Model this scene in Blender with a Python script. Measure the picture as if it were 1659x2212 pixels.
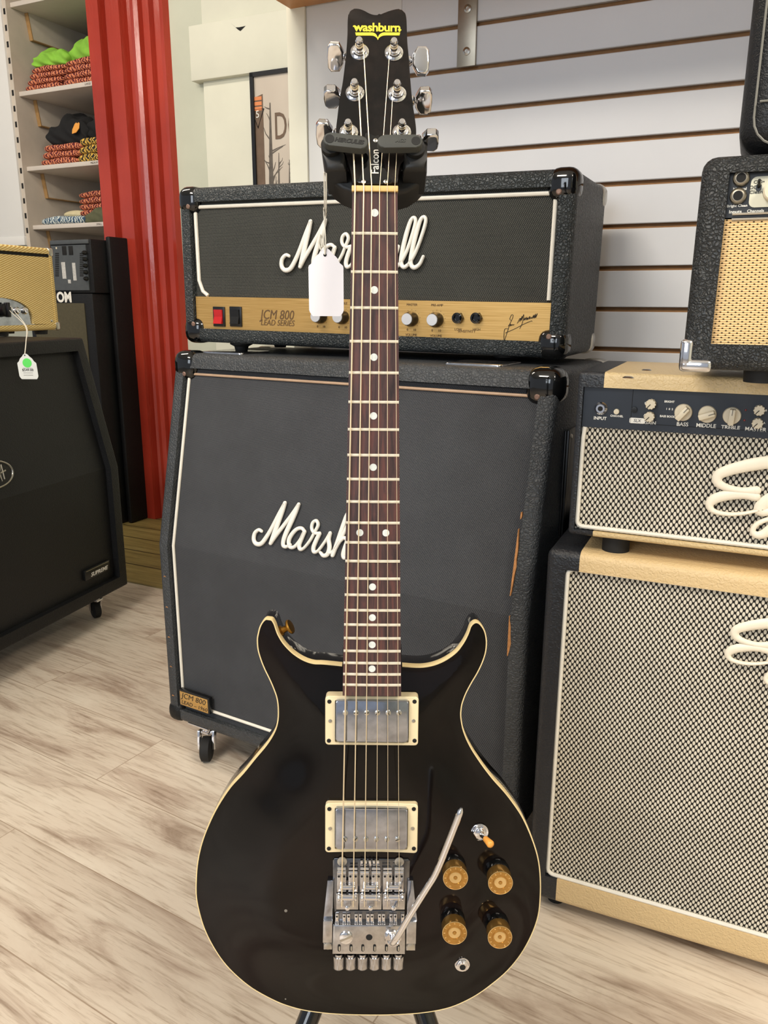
import bpy, bmesh, math, random
from mathutils import Vector, Matrix
from mathutils.geometry import delaunay_2d_cdt
random.seed(7)
for o in list(bpy.data.objects): bpy.data.objects.remove(o)
SC = bpy.context.scene
COL = SC.collection
V = Vector

# ------------------------------------------------------------------ camera
F_PX, PITCH, ROLL, HCAM = 1715.3, .2586, .0048, .9298
_x, _u = V((1, 0, 0)), V((0, math.sin(PITCH), math.cos(PITCH)))
C_F = V((0, math.cos(PITCH), -math.sin(PITCH)))
C_R = math.cos(ROLL) * _x + math.sin(ROLL) * _u
C_U = -math.sin(ROLL) * _x + math.cos(ROLL) * _u
EYE = V((0, 0, HCAM))
cd = bpy.data.cameras.new('camera'); cam = bpy.data.objects.new('camera', cd); COL.objects.link(cam)
cd.sensor_fit = 'VERTICAL'; cd.sensor_height = 36; cd.lens = 36 * F_PX / 2212; cd.clip_start = .01
cam.matrix_world = Matrix.Translation(EYE) @ Matrix((C_R, C_U, -C_F)).transposed().to_4x4()
SC.camera = cam
SC.view_settings.view_transform = 'Standard'; SC.view_settings.look = 'None'
SC.view_settings.exposure = 0.13; SC.view_settings.gamma = 1; SC.view_settings.use_curve_mapping = False

def ray(px, py): return C_F + C_R * ((px - 829.5) / F_PX) - C_U * ((py - 1106) / F_PX)
def hit(px, py, pt, n):
    d = ray(px, py); return EYE + d * ((V(pt) - EYE).dot(n) / d.dot(n))
def onz(px, py, z): return hit(px, py, (0, 0, z), V((0, 0, 1)))

def lin(c):
    if isinstance(c, str): c = [int(c[i:i + 2], 16) / 255 for i in (0, 2, 4)]
    return tuple(x / 12.92 if x <= .04045 else ((x + .055) / 1.055) ** 2.4 for x in c) + (1,)

# ------------------------------------------------------------------ world and lamps
RY = -.45                                                     # the room is turned this much from the camera
E1, E2 = V((math.cos(RY), math.sin(RY), 0)), V((-math.sin(RY), math.cos(RY), 0))
def room(s, t, z): return E1 * s + E2 * t + V((0, 0, z))
w = bpy.data.worlds.new('world'); SC.world = w; w.use_nodes = True
w.node_tree.nodes['Background'].inputs[0].default_value = (.80, .84, .92, 1)
w.node_tree.nodes['Background'].inputs[1].default_value = .48
def area(name, loc, target, sx, sy, power, col):
    l = bpy.data.lights.new(name, 'AREA'); l.shape = 'RECTANGLE'; l.size = sx; l.size_y = sy; l.energy = power; l.color = col
    o = bpy.data.objects.new(name, l); COL.objects.link(o); o.location = loc
    o.rotation_euler = (V(target) - V(loc)).to_track_quat('-Z', 'Y').to_euler(); return o
area('ceiling_lamp', (-1.45, -.35, 2.75), (-.4, 1.0, .5), 1.2, .40, 52, (1, .90, .77))
area('ceiling_lamp', room(-2.6, 1.1, 2.75), room(-2.6, 1.6, 0), 1.2, .3, 24, (1, .88, .74))
area('ceiling_lamp', (1.5, -1.0, 2.75), (.6, 1.0, .5), 1.2, .4, 50, (1, .90, .77))
area('window_light', (-1.9, -2.6, 1.75), (-.1, .8, .8), 1.8, 1.5, 48, (.84, .92, 1))
area('window_light', (1.9, -2.9, 1.8), (.4, 1.0, .7), 1.1, 1.4, 26, (.86, .93, 1))

# ------------------------------------------------------------------ material helpers
MATS = {}
def newmat(name):
    m = bpy.data.materials.new(name); m.use_nodes = True; MATS[name] = m
    nt = m.node_tree; return m, nt, nt.nodes['Principled BSDF']
def setin(p, **k):
    for a, b in k.items():
        a = {'base': 'Base Color', 'rough': 'Roughness', 'metal': 'Metallic', 'coat': 'Coat Weight', 'coatr': 'Coat Roughness',
             'spec': 'Specular IOR Level', 'trans': 'Transmission Weight', 'sheen': 'Sheen Weight'}[a]
        p.inputs[a].default_value = b
def nd(nt, t, **k):
    n = nt.nodes.new(t)
    for a, b in k.items(): setattr(n, a, b)
    return n
def link(nt, a, b): nt.links.new(a, b)
def mth(nt, op, a, b=None, c=None):
    n = nd(nt, 'ShaderNodeMath', operation=op)
    for i, v in enumerate((a, b, c)):
        if v is None: continue
        if isinstance(v, (int, float)): n.inputs[i].default_value = v
        else: link(nt, v, n.inputs[i])
    return n.outputs[0]
def coords(nt, scale=(1, 1, 1), rot=(0, 0, 0)):
    tc = nd(nt, 'ShaderNodeTexCoord'); mp = nd(nt, 'ShaderNodeMapping')
    mp.inputs['Scale'].default_value = scale; mp.inputs['Rotation'].default_value = rot
    link(nt, tc.outputs['Object'], mp.inputs[0]); return mp.outputs[0]
def ramp(nt, fac, stops, interp='LINEAR'):
    r = nd(nt, 'ShaderNodeValToRGB'); cr = r.color_ramp; cr.interpolation = interp
    while len(cr.elements) < len(stops): cr.elements.new(.5)
    for e, (p, c) in zip(cr.elements, stops): e.position = p; e.color = c
    link(nt, fac, r.inputs[0]); return r.outputs[0]
def noise(nt, vec, scale, detail=3, rough=.5, dist=0):
    n = nd(nt, 'ShaderNodeTexNoise'); n.inputs['Scale'].default_value = scale; n.inputs['Detail'].default_value = detail
    n.inputs['Roughness'].default_value = rough; n.inputs['Distortion'].default_value = dist
    link(nt, vec, n.inputs['Vector']); return n.outputs[0]
def bump(nt, p, h, strength=.3, dist=.002):
    b = nd(nt, 'ShaderNodeBump'); b.inputs['Strength'].default_value = strength; b.inputs['Distance'].default_value = dist
    link(nt, h, b.inputs['Height']); link(nt, b.outputs[0], p.inputs['Normal'])
def mixc(nt, fac, a, b):
    n = nd(nt, 'ShaderNodeMix', data_type='RGBA')
    for i, v in ((0, fac), (6, a), (7, b)):
        if isinstance(v, (int, float, tuple)): n.inputs[i].default_value = v
        else: link(nt, v, n.inputs[i])
    return n.outputs[2]
def plain(name, col, rough=.5, metal=0, var=.06, nscale=40, bumps=0, **k):
    m, nt, p = newmat(name); c = lin(col) if not isinstance(col, tuple) else col
    setin(p, rough=rough, metal=metal, **k)
    v = coords(nt); n = noise(nt, v, nscale, 4, .6)
    lo = tuple(x * (1 - var) for x in c[:3]) + (1,); hi = tuple(min(1, x * (1 + var)) for x in c[:3]) + (1,)
    link(nt, ramp(nt, n, [(.3, lo), (.7, hi)]), p.inputs['Base Color'])
    if bumps: bump(nt, p, n, bumps, .001)
    return m
def tolex(name, col, scale=260, strength=.55, rough=.42, hi=1.5, two=None, dist=.0016, spec=.5, crack=False):
    m, nt, p = newmat(name); setin(p, rough=rough, spec=spec)
    v = coords(nt)
    vo = nd(nt, 'ShaderNodeTexVoronoi', feature='SMOOTH_F1'); vo.inputs['Scale'].default_value = scale
    nz = nd(nt, 'ShaderNodeTexNoise'); nz.inputs['Scale'].default_value = scale * .35; nz.inputs['Detail'].default_value = 2
    link(nt, v, nz.inputs['Vector'])
    ad = nd(nt, 'ShaderNodeVectorMath', operation='MULTIPLY_ADD'); link(nt, nz.outputs[1], ad.inputs[0]); ad.inputs[1].default_value = (.012,) * 3
    link(nt, v, ad.inputs[2]); link(nt, ad.outputs[0], vo.inputs['Vector'])
    h = mth(nt, 'ADD', vo.outputs['Distance'], mth(nt, 'MULTIPLY', noise(nt, v, scale * 1.8, 2), .5))
    if crack:
        vo.feature = 'DISTANCE_TO_EDGE'; h = mth(nt, 'ADD', ramp(nt, vo.outputs['Distance'], [(.0, (0, 0, 0, 1)), (.22, (1, 1, 1, 1))]), mth(nt, 'MULTIPLY', noise(nt, v, scale * 1.1, 3), .9))
    bump(nt, p, h, strength, dist)
    c = lin(col); c2 = tuple(x * hi for x in c[:3]) + (1,)
    cc = ramp(nt, noise(nt, v, 9, 5, .65), [(.35, c), (.75, c2)])
    if two:
        sx = nd(nt, 'ShaderNodeSeparateXYZ'); tc = nd(nt, 'ShaderNodeTexCoord'); link(nt, tc.outputs['Object'], sx.inputs[0])
        cc = mixc(nt, mth(nt, 'GREATER_THAN', sx.outputs[0], two[0]), cc, lin(two[1]))
    link(nt, cc, p.inputs['Base Color']); return m
def lattice(name, cw, ch, rx, rz, cdot, cgap, rough=.8, bumps=.4, tint=None, soft=.35, skew=0.0):
    """woven grille cloth: two interleaved grids of ovals"""
    m, nt, p = newmat(name); setin(p, rough=rough, spec=.3)
    tc = nd(nt, 'ShaderNodeTexCoord'); sx = nd(nt, 'ShaderNodeSeparateXYZ'); link(nt, tc.outputs['Object'], sx.inputs[0])
    X = mth(nt, 'DIVIDE', mth(nt, 'ADD', sx.outputs[0], mth(nt, 'MULTIPLY', sx.outputs[2], skew)), cw); Z = mth(nt, 'DIVIDE', sx.outputs[2], ch)
    def cell(o):
        fx = mth(nt, 'SUBTRACT', mth(nt, 'FRACT', mth(nt, 'ADD', X, o)), .5); fz = mth(nt, 'SUBTRACT', mth(nt, 'FRACT', mth(nt, 'ADD', Z, o)), .5)
        a = mth(nt, 'DIVIDE', fx, rx); b = mth(nt, 'DIVIDE', fz, rz)
        return mth(nt, 'ADD', mth(nt, 'MULTIPLY', a, a), mth(nt, 'MULTIPLY', b, b))
    e = mth(nt, 'MINIMUM', cell(0), cell(.5))
    f = ramp(nt, e, [(max(0, 1 - soft) / 2, (1, 1, 1, 1)), ((1 + soft) / 2, (0, 0, 0, 1))])
    e2 = mth(nt, 'MULTIPLY', e, .5); nt.links.remove(f.node.inputs[0].links[0]); link(nt, e2, f.node.inputs[0])
    n = noise(nt, tc.outputs['Object'], 11, 4, .6)
    cd_ = lin(cdot); lo = tuple(x * .84 for x in cd_[:3]) + (1,)
    cl = ramp(nt, n, [(.3, lo), (.65, cd_)])
    link(nt, mixc(nt, f, lin(cgap), cl), p.inputs['Base Color']); bump(nt, p, f, bumps, .0012); return m

plain('white_paint', 'd9d9d6', .45, var=.02, nscale=6)
plain('slat_white', 'd6d7d9', .42, var=.02, nscale=5)
plain('mdf_brown', '8a6238', .7, var=.12, nscale=60)
plain('cream_paint', 'dcdccb', .5, var=.04, nscale=5, bumps=.15)
plain('sage_paint', 'c3c6b4', .5, var=.05, nscale=5, bumps=.15)
plain('trim_paint', 'e2e0cd', .45, var=.04, nscale=7)
plain('shelf_wood', 'c98a4b', .5, var=.15, nscale=12)
plain('shelf_white', 'cfc6bb', .5, var=.05, nscale=9)
plain('shelf_side', 'c2b8aa', .55, var=.07, nscale=9)
plain('raw_edge', '9c7a4c', .7, var=.2, nscale=30)
plain('nickel', 'bdbab2', .3, 1, var=.08)
plain('steel_bracket', 'a39b8c', .42, 1, var=.12, nscale=20)
plain('chrome', 'e3e3e6', .09, 1, var=.03)
plain('satin_chrome', 'bdbdbf', .2, 1, var=.2, nscale=120)
plain('scuffed_chrome', 'aab0bd', .13, 1, var=.25, nscale=45, bumps=.08)
plain('dark_chrome', '77787c', .18, 1, var=.25, nscale=90)
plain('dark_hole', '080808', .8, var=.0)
plain('black_plastic', '111213', .28, var=.1)
plain('black_gloss', '08090a', .07, var=.0, spec=.7)
plain('black_metal', '141516', .35, .3, var=.1)
plain('rubber', '121212', .75, var=.15)
plain('stand_rubber', '0c0c0c', .5, var=.12)
plain('flap_rubber', '3a3c39', .62, var=.08)
plain('white_piping', 'e4e0d4', .45, var=.05)
plain('cord_white', 'dedacd', .6, var=.06)
plain('logo_white', 'eae8e0', .35, var=.02)
plain('logo_cream', 'ece3cf', .4, var=.02)
plain('brown_piping', 'b79a80', .5, var=.1)
plain('cream_plastic', 'e2d2ac', .35, var=.05, nscale=30)
plain('binding', 'dcc795', .35, var=.10, nscale=25)
plain('bone', 'dcb877', .4, var=.06)
plain('fret_metal', 'e6e0d0', .28, .45, var=.03)
plain('pearl', 'd5dcda', .22, var=.12, nscale=160)
plain('string_metal', 'dccbab', .35, .45, var=.05)
plain('gold_knob', 'b98e4c', .22, .85, var=.15, nscale=90)
plain('gold_rim', 'dcbb7e', .15, .7, var=.1, nscale=90, coat=.6)
plain('brass', '9c7434', .35, 1, var=.15)
plain('amber_tip', 'e8a24a', .3, var=.05)
plain('yellow_decal', 'e2d23a', .45, var=.05)
plain('white_decal', 'e8e6de', .5, var=.02)
plain('black_decal', '1c1814', .6, var=.05)
plain('brown_decal', '5b4326', .6, var=.05)
plain('tag_white', 'f0eef4', .6, var=.01)
plain('tag_white_dim', 'dcdfdc', .6, var=.02)
plain('tag_green', '5fdd62', .6, var=.02)
plain('chip_wood', 'b07a48', .8, var=.25, nscale=150)
plain('chip_grey', 'b9b8b4', .7, var=.2, nscale=200)
plain('panel_dark', '17202c', .5, var=.08)
plain('panel_grey', '474b4d', .5, var=.1)
plain('panel_black', '0c0d0f', .45, var=.05)
plain('grey_piping', '77766f', .5, var=.05)
plain('cream_knob', 'd8cdb4', .4, var=.04)
plain('red_switch', 'b01f22', .25, var=.1)
plain('dull_rivet', '83695c', .45, .4)
plain('silver_cap', 'dededf', .28, .6, var=.03)
plain('red_led', '7a2020', .3, var=.05)
plain('cream_label', 'cfcdb8', .45, var=.02)
plain('copper_panel', '8e4f45', .2, .9, var=.1)
plain('olive_grille', '4b4633', .8, var=.15, nscale=200)
plain('poster_brown', '6b5746', .6, var=.12, nscale=40)
plain('poster_orange', 'e08a55', .6, var=.05)
plain('poster_ink', '5d564e', .6, var=.25, nscale=60)
plain('poster_frame', '14161a', .3, var=.05)
plain('mint', 'bfe3d2', .5, var=.02)
plain('silver_trim', 'c9c6bd', .3, .9, var=.05)

tolex('tolex_black', '2b3032', 200, .8, .42, 1.3, dist=.0018, crack=True)
tolex('tolex_dusty', '303336', 190, .6, .5, 1.7, dist=.0015, crack=True)
tolex('tolex_rough', '222527', 235, .85, .42, 1.4, dist=.0016, crack=True)
tolex('tolex_plain', '101113', 300, .5, .5, 1.2, spec=.3)
tolex('tolex_cab_two', '1b1d21', 300, .6, .4, 1.3, two=(.046, 'd4b98a'))
tolex('tolex_head_two', '202328', 300, .6, .4, 1.3, two=(.060, 'd9c090'))
tolex('vinyl_black', '121315', 420, .35, .42, 1.2, spec=.35)
lattice('grille_black', .0034, .0040, .40, .20, '565752', '050606', .85, .4, soft=.35, skew=.35)
lattice('grille_black_cab', .0030, .0036, .42, .24, '515357', '08090c', .85, .4, soft=.4, skew=.35)
lattice('grille_white', .0069, .0099, .265, .32, 'ded6c4', '0f0d0c', .7, .6, soft=.3)

def wheat():
    m, nt, p = newmat('grille_wheat'); setin(p, rough=.75, spec=.3)
    tc = nd(nt, 'ShaderNodeTexCoord'); sx = nd(nt, 'ShaderNodeSeparateXYZ'); link(nt, tc.outputs['Object'], sx.inputs[0])
    X = mth(nt, 'DIVIDE', sx.outputs[0], .0078); Z = mth(nt, 'DIVIDE', sx.outputs[2], .0050)
    def cell(o):
        fx = mth(nt, 'SUBTRACT', mth(nt, 'FRACT', mth(nt, 'ADD', X, o)), .5); fz = mth(nt, 'SUBTRACT', mth(nt, 'FRACT', mth(nt, 'ADD', Z, o)), .5)
        a = mth(nt, 'DIVIDE', fx, .15); b = mth(nt, 'DIVIDE', fz, .17)
        return mth(nt, 'ADD', mth(nt, 'MULTIPLY', a, a), mth(nt, 'MULTIPLY', b, b))
    e = mth(nt, 'MULTIPLY', mth(nt, 'MINIMUM', cell(0), cell(.5)), .5)
    f = ramp(nt, e, [(.3, (0, 0, 0, 1)), (.65, (1, 1, 1, 1))])
    wv = mth(nt, 'SINE', mth(nt, 'MULTIPLY', Z, 12.566)); wv = mth(nt, 'MULTIPLY_ADD', wv, .5, .5)
    c = mixc(nt, wv, lin('c9a06a'), lin('efd09c'))
    link(nt, mixc(nt, f, lin('3a2a18'), c), p.inputs['Base Color']); bump(nt, p, wv, .5, .001)
wheat()
def tweed(name, c1, c2, d=.0042):
    m, nt, p = newmat(name); setin(p, rough=.55)
    tc = nd(nt, 'ShaderNodeTexCoord'); sx = nd(nt, 'ShaderNodeSeparateXYZ'); link(nt, tc.outputs['Object'], sx.inputs[0])
    a = mth(nt, 'SUBTRACT', mth(nt, 'MULTIPLY', mth(nt, 'ADD', sx.outputs[0], sx.outputs[1]), .37), sx.outputs[2])
    wv = mth(nt, 'SINE', mth(nt, 'MULTIPLY', a, 6.2832 / d)); wv = mth(nt, 'MULTIPLY_ADD', wv, .5, .5)
    link(nt, mixc(nt, wv, lin(c1), lin(c2)), p.inputs['Base Color']); bump(nt, p, wv, .4, .001)
tweed('tweed', 'bd9245', 'f5e2a0', .0060)
def laminate():
    m, nt, p = newmat('laminate'); setin(p, rough=.38)
    ang = math.radians(-31.3)
    tc = nd(nt, 'ShaderNodeTexCoord')
    mp = nd(nt, 'ShaderNodeMapping', vector_type='TEXTURE'); mp.inputs['Rotation'].default_value = (0, 0, ang); link(nt, tc.outputs['Object'], mp.inputs[0])
    br = nd(nt, 'ShaderNodeTexBrick'); br.offset = .37; br.inputs['Scale'].default_value = 1
    for k, v in (('Brick Width', 1.22), ('Row Height', .18), ('Mortar Size', .0011), ('Mortar Smooth', .2), ('Bias', 0)): br.inputs[k].default_value = v
    br.inputs['Color1'].default_value = (0, 0, 0, 1); br.inputs['Color2'].default_value = (1, 1, 1, 1); br.inputs['Mortar'].default_value = (.5, .5, .5, 1)
    link(nt, mp.outputs[0], br.inputs['Vector'])
    off = nd(nt, 'ShaderNodeVectorMath', operation='MULTIPLY_ADD'); link(nt, br.outputs[0], off.inputs[0]); off.inputs[1].default_value = (3.1, 1.7, 0); link(nt, mp.outputs[0], off.inputs[2])
    st = nd(nt, 'ShaderNodeMapping'); st.inputs['Scale'].default_value = (1, 5.2, 1); link(nt, off.outputs[0], st.inputs[0])
    n1 = noise(nt, st.outputs[0], 2.4, 6, .62, 1.1)
    st2 = nd(nt, 'ShaderNodeMapping'); st2.inputs['Scale'].default_value = (1, 16, 1); link(nt, off.outputs[0], st2.inputs[0])
    n2 = noise(nt, st2.outputs[0], 9, 5, .7, .4)
    c = ramp(nt, n1, [(.27, lin('8f7d6c')), (.40, lin('b9aa9b')), (.50, lin('d3c8b9')), (.72, lin('dfd7c9'))])
    c2 = ramp(nt, n2, [(.32, lin('a2907c')), (.5, lin('ffffff'))])
    mx = nd(nt, 'ShaderNodeMix', data_type='RGBA', blend_type='MULTIPLY'); mx.inputs[0].default_value = .55
    link(nt, c, mx.inputs[6]); link(nt, c2, mx.inputs[7])
    tint = nd(nt, 'ShaderNodeMix', data_type='RGBA', blend_type='MULTIPLY'); tint.inputs[0].default_value = .35
    link(nt, mx.outputs[2], tint.inputs[6]); link(nt, ramp(nt, br.outputs[0], [(.0, lin('ccb9a2')), (1, lin('fff6ea'))]), tint.inputs[7])
    fin = mixc(nt, mth(nt, 'MULTIPLY', br.outputs['Fac'], .6), tint.outputs[2], lin('8a745c'))
    link(nt, fin, p.inputs['Base Color']); bump(nt, p, n2, .08, .001)
laminate()
def wood(name, stops, sc=(1, 14, 1), rot=RY, scale=3, rough=.5, plank=None):
    m, nt, p = newmat(name); setin(p, rough=rough)
    tc = nd(nt, 'ShaderNodeTexCoord'); mp = nd(nt, 'ShaderNodeMapping', vector_type='TEXTURE'); mp.inputs['Rotation'].default_value = (0, 0, rot)
    link(nt, tc.outputs['Object'], mp.inputs[0]); mp2 = nd(nt, 'ShaderNodeMapping'); mp2.inputs['Scale'].default_value = sc; link(nt, mp.outputs[0], mp2.inputs[0])
    c = ramp(nt, noise(nt, mp2.outputs[0], scale, 6, .65, .5), stops)
    if plank:
        sx = nd(nt, 'ShaderNodeSeparateXYZ'); link(nt, mp.outputs[0], sx.inputs[0])
        fr = mth(nt, 'FRACT', mth(nt, 'DIVIDE', sx.outputs[1], plank)); c = mixc(nt, mth(nt, 'LESS_THAN', fr, .05), c, lin('2c2410'))
    link(nt, c, p.inputs['Base Color']); return m
wood('old_floor', [(.3, lin('66582f')), (.55, lin('8d7c48')), (.75, lin('a39460'))], plank=.13)
wood('rosewood', [(.3, lin('241a1c')), (.5, lin('46302f')), (.62, lin('5c3833')), (.75, lin('3a2b2d'))], sc=(70, 6, 20), rot=0, scale=3, rough=.4)
def brushed():
    m, nt, p = newmat('gold_panel'); setin(p, rough=.34, metal=.65)
    v = coords(nt, (3, 1, 260)); n = noise(nt, v, 4, 3, .6)
    link(nt, ramp(nt, n, [(.3, lin('b8904e')), (.7, lin('dcb574'))]), p.inputs['Base Color'])
brushed()
def lacquer(name, col, chips=True):
    m, nt, p = newmat(name); setin(p, rough=.08, spec=.26)
    v = coords(nt)
    base = ramp(nt, noise(nt, v, 7, 3), [(.4, lin(col)), (.7, lin('17100f'))])
    r = ramp(nt, noise(nt, v, 16, 5, .6), [(.35, (.05,) * 3 + (1,)), (.75, (.17,) * 3 + (1,))]); link(nt, r, p.inputs['Roughness'])
    vo = nd(nt, 'ShaderNodeTexVoronoi'); vo.inputs['Scale'].default_value = 26; link(nt, v, vo.inputs['Vector'])
    sp = nd(nt, 'ShaderNodeSeparateColor'); link(nt, vo.outputs['Color'], sp.inputs[0])
    spot = mth(nt, 'MULTIPLY', mth(nt, 'LESS_THAN', vo.outputs['Distance'], .045), mth(nt, 'GREATER_THAN', sp.outputs[0], .55))
    link(nt, mixc(nt, spot, base, lin('77736c')), p.inputs['Base Color'])
lacquer('lacquer_black', '0a0807')
def headlac():
    m, nt, p = newmat('head_black'); setin(p, rough=.28, spec=.3)
    v = coords(nt); n = noise(nt, v, 28, 6, .7)
    link(nt, ramp(nt, n, [(.4, lin('0d0b0a')), (.62, lin('1e1815')), (.74, lin('3f362b'))]), p.inputs['Base Color'])
headlac()
def redpaint():
    m, nt, p = newmat('red_paint'); setin(p, rough=.22, spec=.6)
    v = coords(nt, (30, 30, 5)); n = noise(nt, v, 3, 5, .6)
    v2 = coords(nt, (1, 1, 1))
    link(nt, ramp(nt, noise(nt, v2, 3, 3), [(.3, lin('962c1e')), (.7, lin('b23d2b'))]), p.inputs['Base Color']); bump(nt, p, n, .35, .004)
redpaint()
def shirt(name, c1, c2, sc=55):
    m, nt, p = newmat(name); setin(p, rough=.85)
    wv = nd(nt, 'ShaderNodeTexWave'); wv.inputs['Scale'].default_value = sc; wv.inputs['Distortion'].default_value = 9; wv.inputs['Detail'].default_value = 1.5; wv.inputs['Detail Scale'].default_value = 2
    link(nt, coords(nt, (1, 1, 1.6)), wv.inputs['Vector'])
    link(nt, ramp(nt, wv.outputs[1], [(.46, lin(c1)), (.54, lin(c2))]), p.inputs['Base Color'])
shirt('shirt_red', '5c1a20', 'd9875f', 21); shirt('shirt_yellow', '25201a', 'd9b04c', 21); shirt('shirt_blue', '33506a', 'c3ccc9', 22)
plain('cloth_lime', '84bd3e', .85, var=.15, nscale=18); plain('cloth_black', '0f1012', .9, var=.2); plain('cloth_olive', '5a5c42', .9, var=.12)
plain('cloth_cream', 'cfc39c', .85, var=.1); plain('cloth_dark_olive', '343021', .9, var=.2)
def posterbg():
    m, nt, p = newmat('poster_paper'); setin(p, rough=.35)
    v = coords(nt, (1, 1, .8))
    link(nt, ramp(nt, noise(nt, v, 2.2, 3, .6), [(.3, lin('b9ada0')), (.7, lin('d6ccbd'))]), p.inputs['Base Color'])
posterbg()

# ------------------------------------------------------------------ mesh helpers
def cat(pts, n=6, closed=False):
    pts = [V(p) for p in pts]; out = []; N = len(pts)
    segs = N if closed else N - 1
    for i in range(segs):
        p0 = pts[(i - 1) % N] if closed or i > 0 else pts[0] * 2 - pts[1]
        p1 = pts[i]; p2 = pts[(i + 1) % N]
        p3 = pts[(i + 2) % N] if closed or i + 2 < N else p2 * 2 - p1
        for k in range(n):
            t = k / n
            out.append(.5 * ((2 * p1) + (p2 - p0) * t + (2 * p0 - 5 * p1 + 4 * p2 - p3) * t * t + (3 * p1 - p0 - 3 * p2 + p3) * t ** 3))
    if not closed: out.append(pts[-1])
    return out
class B:
    def __init__(s, xf=None): s.bm = bmesh.new(); s.xf = xf
    def _merge(s, t, M=None):
        if M is not None: bmesh.ops.transform(t, matrix=M, verts=t.verts)
        me = bpy.data.meshes.new('t'); t.to_mesh(me); t.free(); s.bm.from_mesh(me); bpy.data.meshes.remove(me)
    def box(s, x0, x1, y0, y1, z0, z1, bev=0, seg=2, M=None):
        t = bmesh.new(); bmesh.ops.create_cube(t, size=1)
        for v in t.verts: v.co = V(((x0 + x1) / 2 + v.co.x * (x1 - x0), (y0 + y1) / 2 + v.co.y * (y1 - y0), (z0 + z1) / 2 + v.co.z * (z1 - z0)))
        if bev: bmesh.ops.bevel(t, geom=t.edges[:], offset=bev, segments=seg, profile=.5, affect='EDGES')
        s._merge(t, M); return s
    def lathe(s, prof, o=(0, 0, 0), ax=(0, 0, 1), seg=28):
        """prof: (radius, height) pairs along the axis"""
        t = bmesh.new(); rings = []
        for r, h in prof:
            if r <= 1e-7: rings.append([t.verts.new((0, 0, h))])
            else: rings.append([t.verts.new((r * math.cos(2 * math.pi * i / seg), r * math.sin(2 * math.pi * i / seg), h)) for i in range(seg)])
        for a, b in zip(rings, rings[1:]):
            for i in range(seg):
                j = (i + 1) % seg
                q = [a[i % len(a)], a[j % len(a)], b[j % len(b)], b[i % len(b)]]; q2 = []
                for x in q:
                    if x not in q2: q2.append(x)
                if len(q2) > 2: t.faces.new(q2)
        if len(rings[0]) > 1: t.faces.new(rings[0][::-1])
        if len(rings[-1]) > 1: t.faces.new(rings[-1])
        M = Matrix.Translation(V(o)) @ V(ax).to_track_quat('Z', 'Y').to_matrix().to_4x4()
        s._merge(t, M); return s
    def cyl(s, p0, p1, r, r2=None, seg=20, bev=0):
        p0, p1 = V(p0), V(p1); L = (p1 - p0).length; r2 = r if r2 is None else r2
        pr = [(r, 0), (r2, L)] if not bev else [(r - bev, 0), (r, bev), (r2, L - bev), (r2 - bev, L)]
        return s.lathe(pr, p0, p1 - p0, seg)
    def tube(s, pts, r, closed=False, seg=8, nrm=None, rn=None):
        """sweep; r number or list; nrm: plane normal and rn the half thickness along it (flat ribbons)"""
        pts = [V(p) for p in pts]; N = len(pts); rs = r if isinstance(r, (list, tuple)) else [r] * N
        t = bmesh.new(); rings = []; up = None
        for i, p in enumerate(pts):
            a = pts[(i - 1) % N] if closed or i else p; b = pts[(i + 1) % N] if closed or i < N - 1 else p
            d = (b - a).normalized() if (b - a).length > 1e-9 else V((0, 0, 1))
            if nrm is not None: n1 = V(nrm); n2 = d.cross(n1).normalized()
            else:
                if up is None: up = V((0, 0, 1)) if abs(d.z) < .9 else V((1, 0, 0))
                n2 = d.cross(up).normalized(); n1 = n2.cross(d).normalized(); up = n1
            h = rn if rn is not None else rs[i]
            rings.append([t.verts.new(p + n2 * (rs[i] * math.cos(2 * math.pi * k / seg)) + n1 * (h * math.sin(2 * math.pi * k / seg))) for k in range(seg)])
        for i in range(N if closed else N - 1):
            a, b = rings[i], rings[(i + 1) % N]
            for k in range(seg): t.faces.new((a[k], a[(k + 1) % seg], b[(k + 1) % seg], b[k]))
        if not closed: t.faces.new(rings[0][::-1]); t.faces.new(rings[-1])
        s._merge(t); return s
    def prism(s, pts, f, h0, h1, bev=0, seg=2):
        """outline pts (x, y); f(x, y, h) -> 3D"""
        t = bmesh.new(); a = [t.verts.new(f(x, y, h0)) for x, y in pts]; b = [t.verts.new(f(x, y, h1)) for x, y in pts]; n = len(pts)
        for i in range(n): t.faces.new((a[i], a[(i + 1) % n], b[(i + 1) % n], b[i]))
        t.faces.new(a[::-1]); fb = t.faces.new(b)
        if bev: bmesh.ops.bevel(t, geom=list(fb.edges), offset=bev, segments=seg, profile=.5, affect='EDGES')
        s._merge(t); return s
    def quad(s, *p): s.bm.faces.new([s.bm.verts.new(V(q)) for q in p]); return s
    def done(s, name, mat, parent=None, smooth=True, ang=35, M=None, recalc=True):
        bm = s.bm
        if s.xf is not None: bmesh.ops.transform(bm, matrix=s.xf, verts=bm.verts)
        if recalc: bmesh.ops.recalc_face_normals(bm, faces=bm.faces)
        me = bpy.data.meshes.new(name); bm.to_mesh(me); bm.free()
        me.materials.append(MATS[mat] if isinstance(mat, str) else mat)
        if smooth:
            me.polygons.foreach_set('use_smooth', [True] * len(me.polygons)); me.set_sharp_from_angle(angle=math.radians(ang))
        o = bpy.data.objects.new(name, me); COL.objects.link(o)
        if parent: o.parent = parent
        if M is not None: o.matrix_local = M
        return o
def thing(name, label, cat_, M=None, group=None):
    o = bpy.data.objects.new(name, None); COL.objects.link(o); o.empty_display_size = .05
    if M is not None: o.matrix_world = M
    o['label'] = label; o['category'] = cat_
    if group: o['group'] = group
    return o
def tag(o, label, cat_, group=None):
    o['label'] = label; o['category'] = cat_
    if group: o['group'] = group
    return o
def struct(o): o['kind'] = 'structure'; return o
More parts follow.
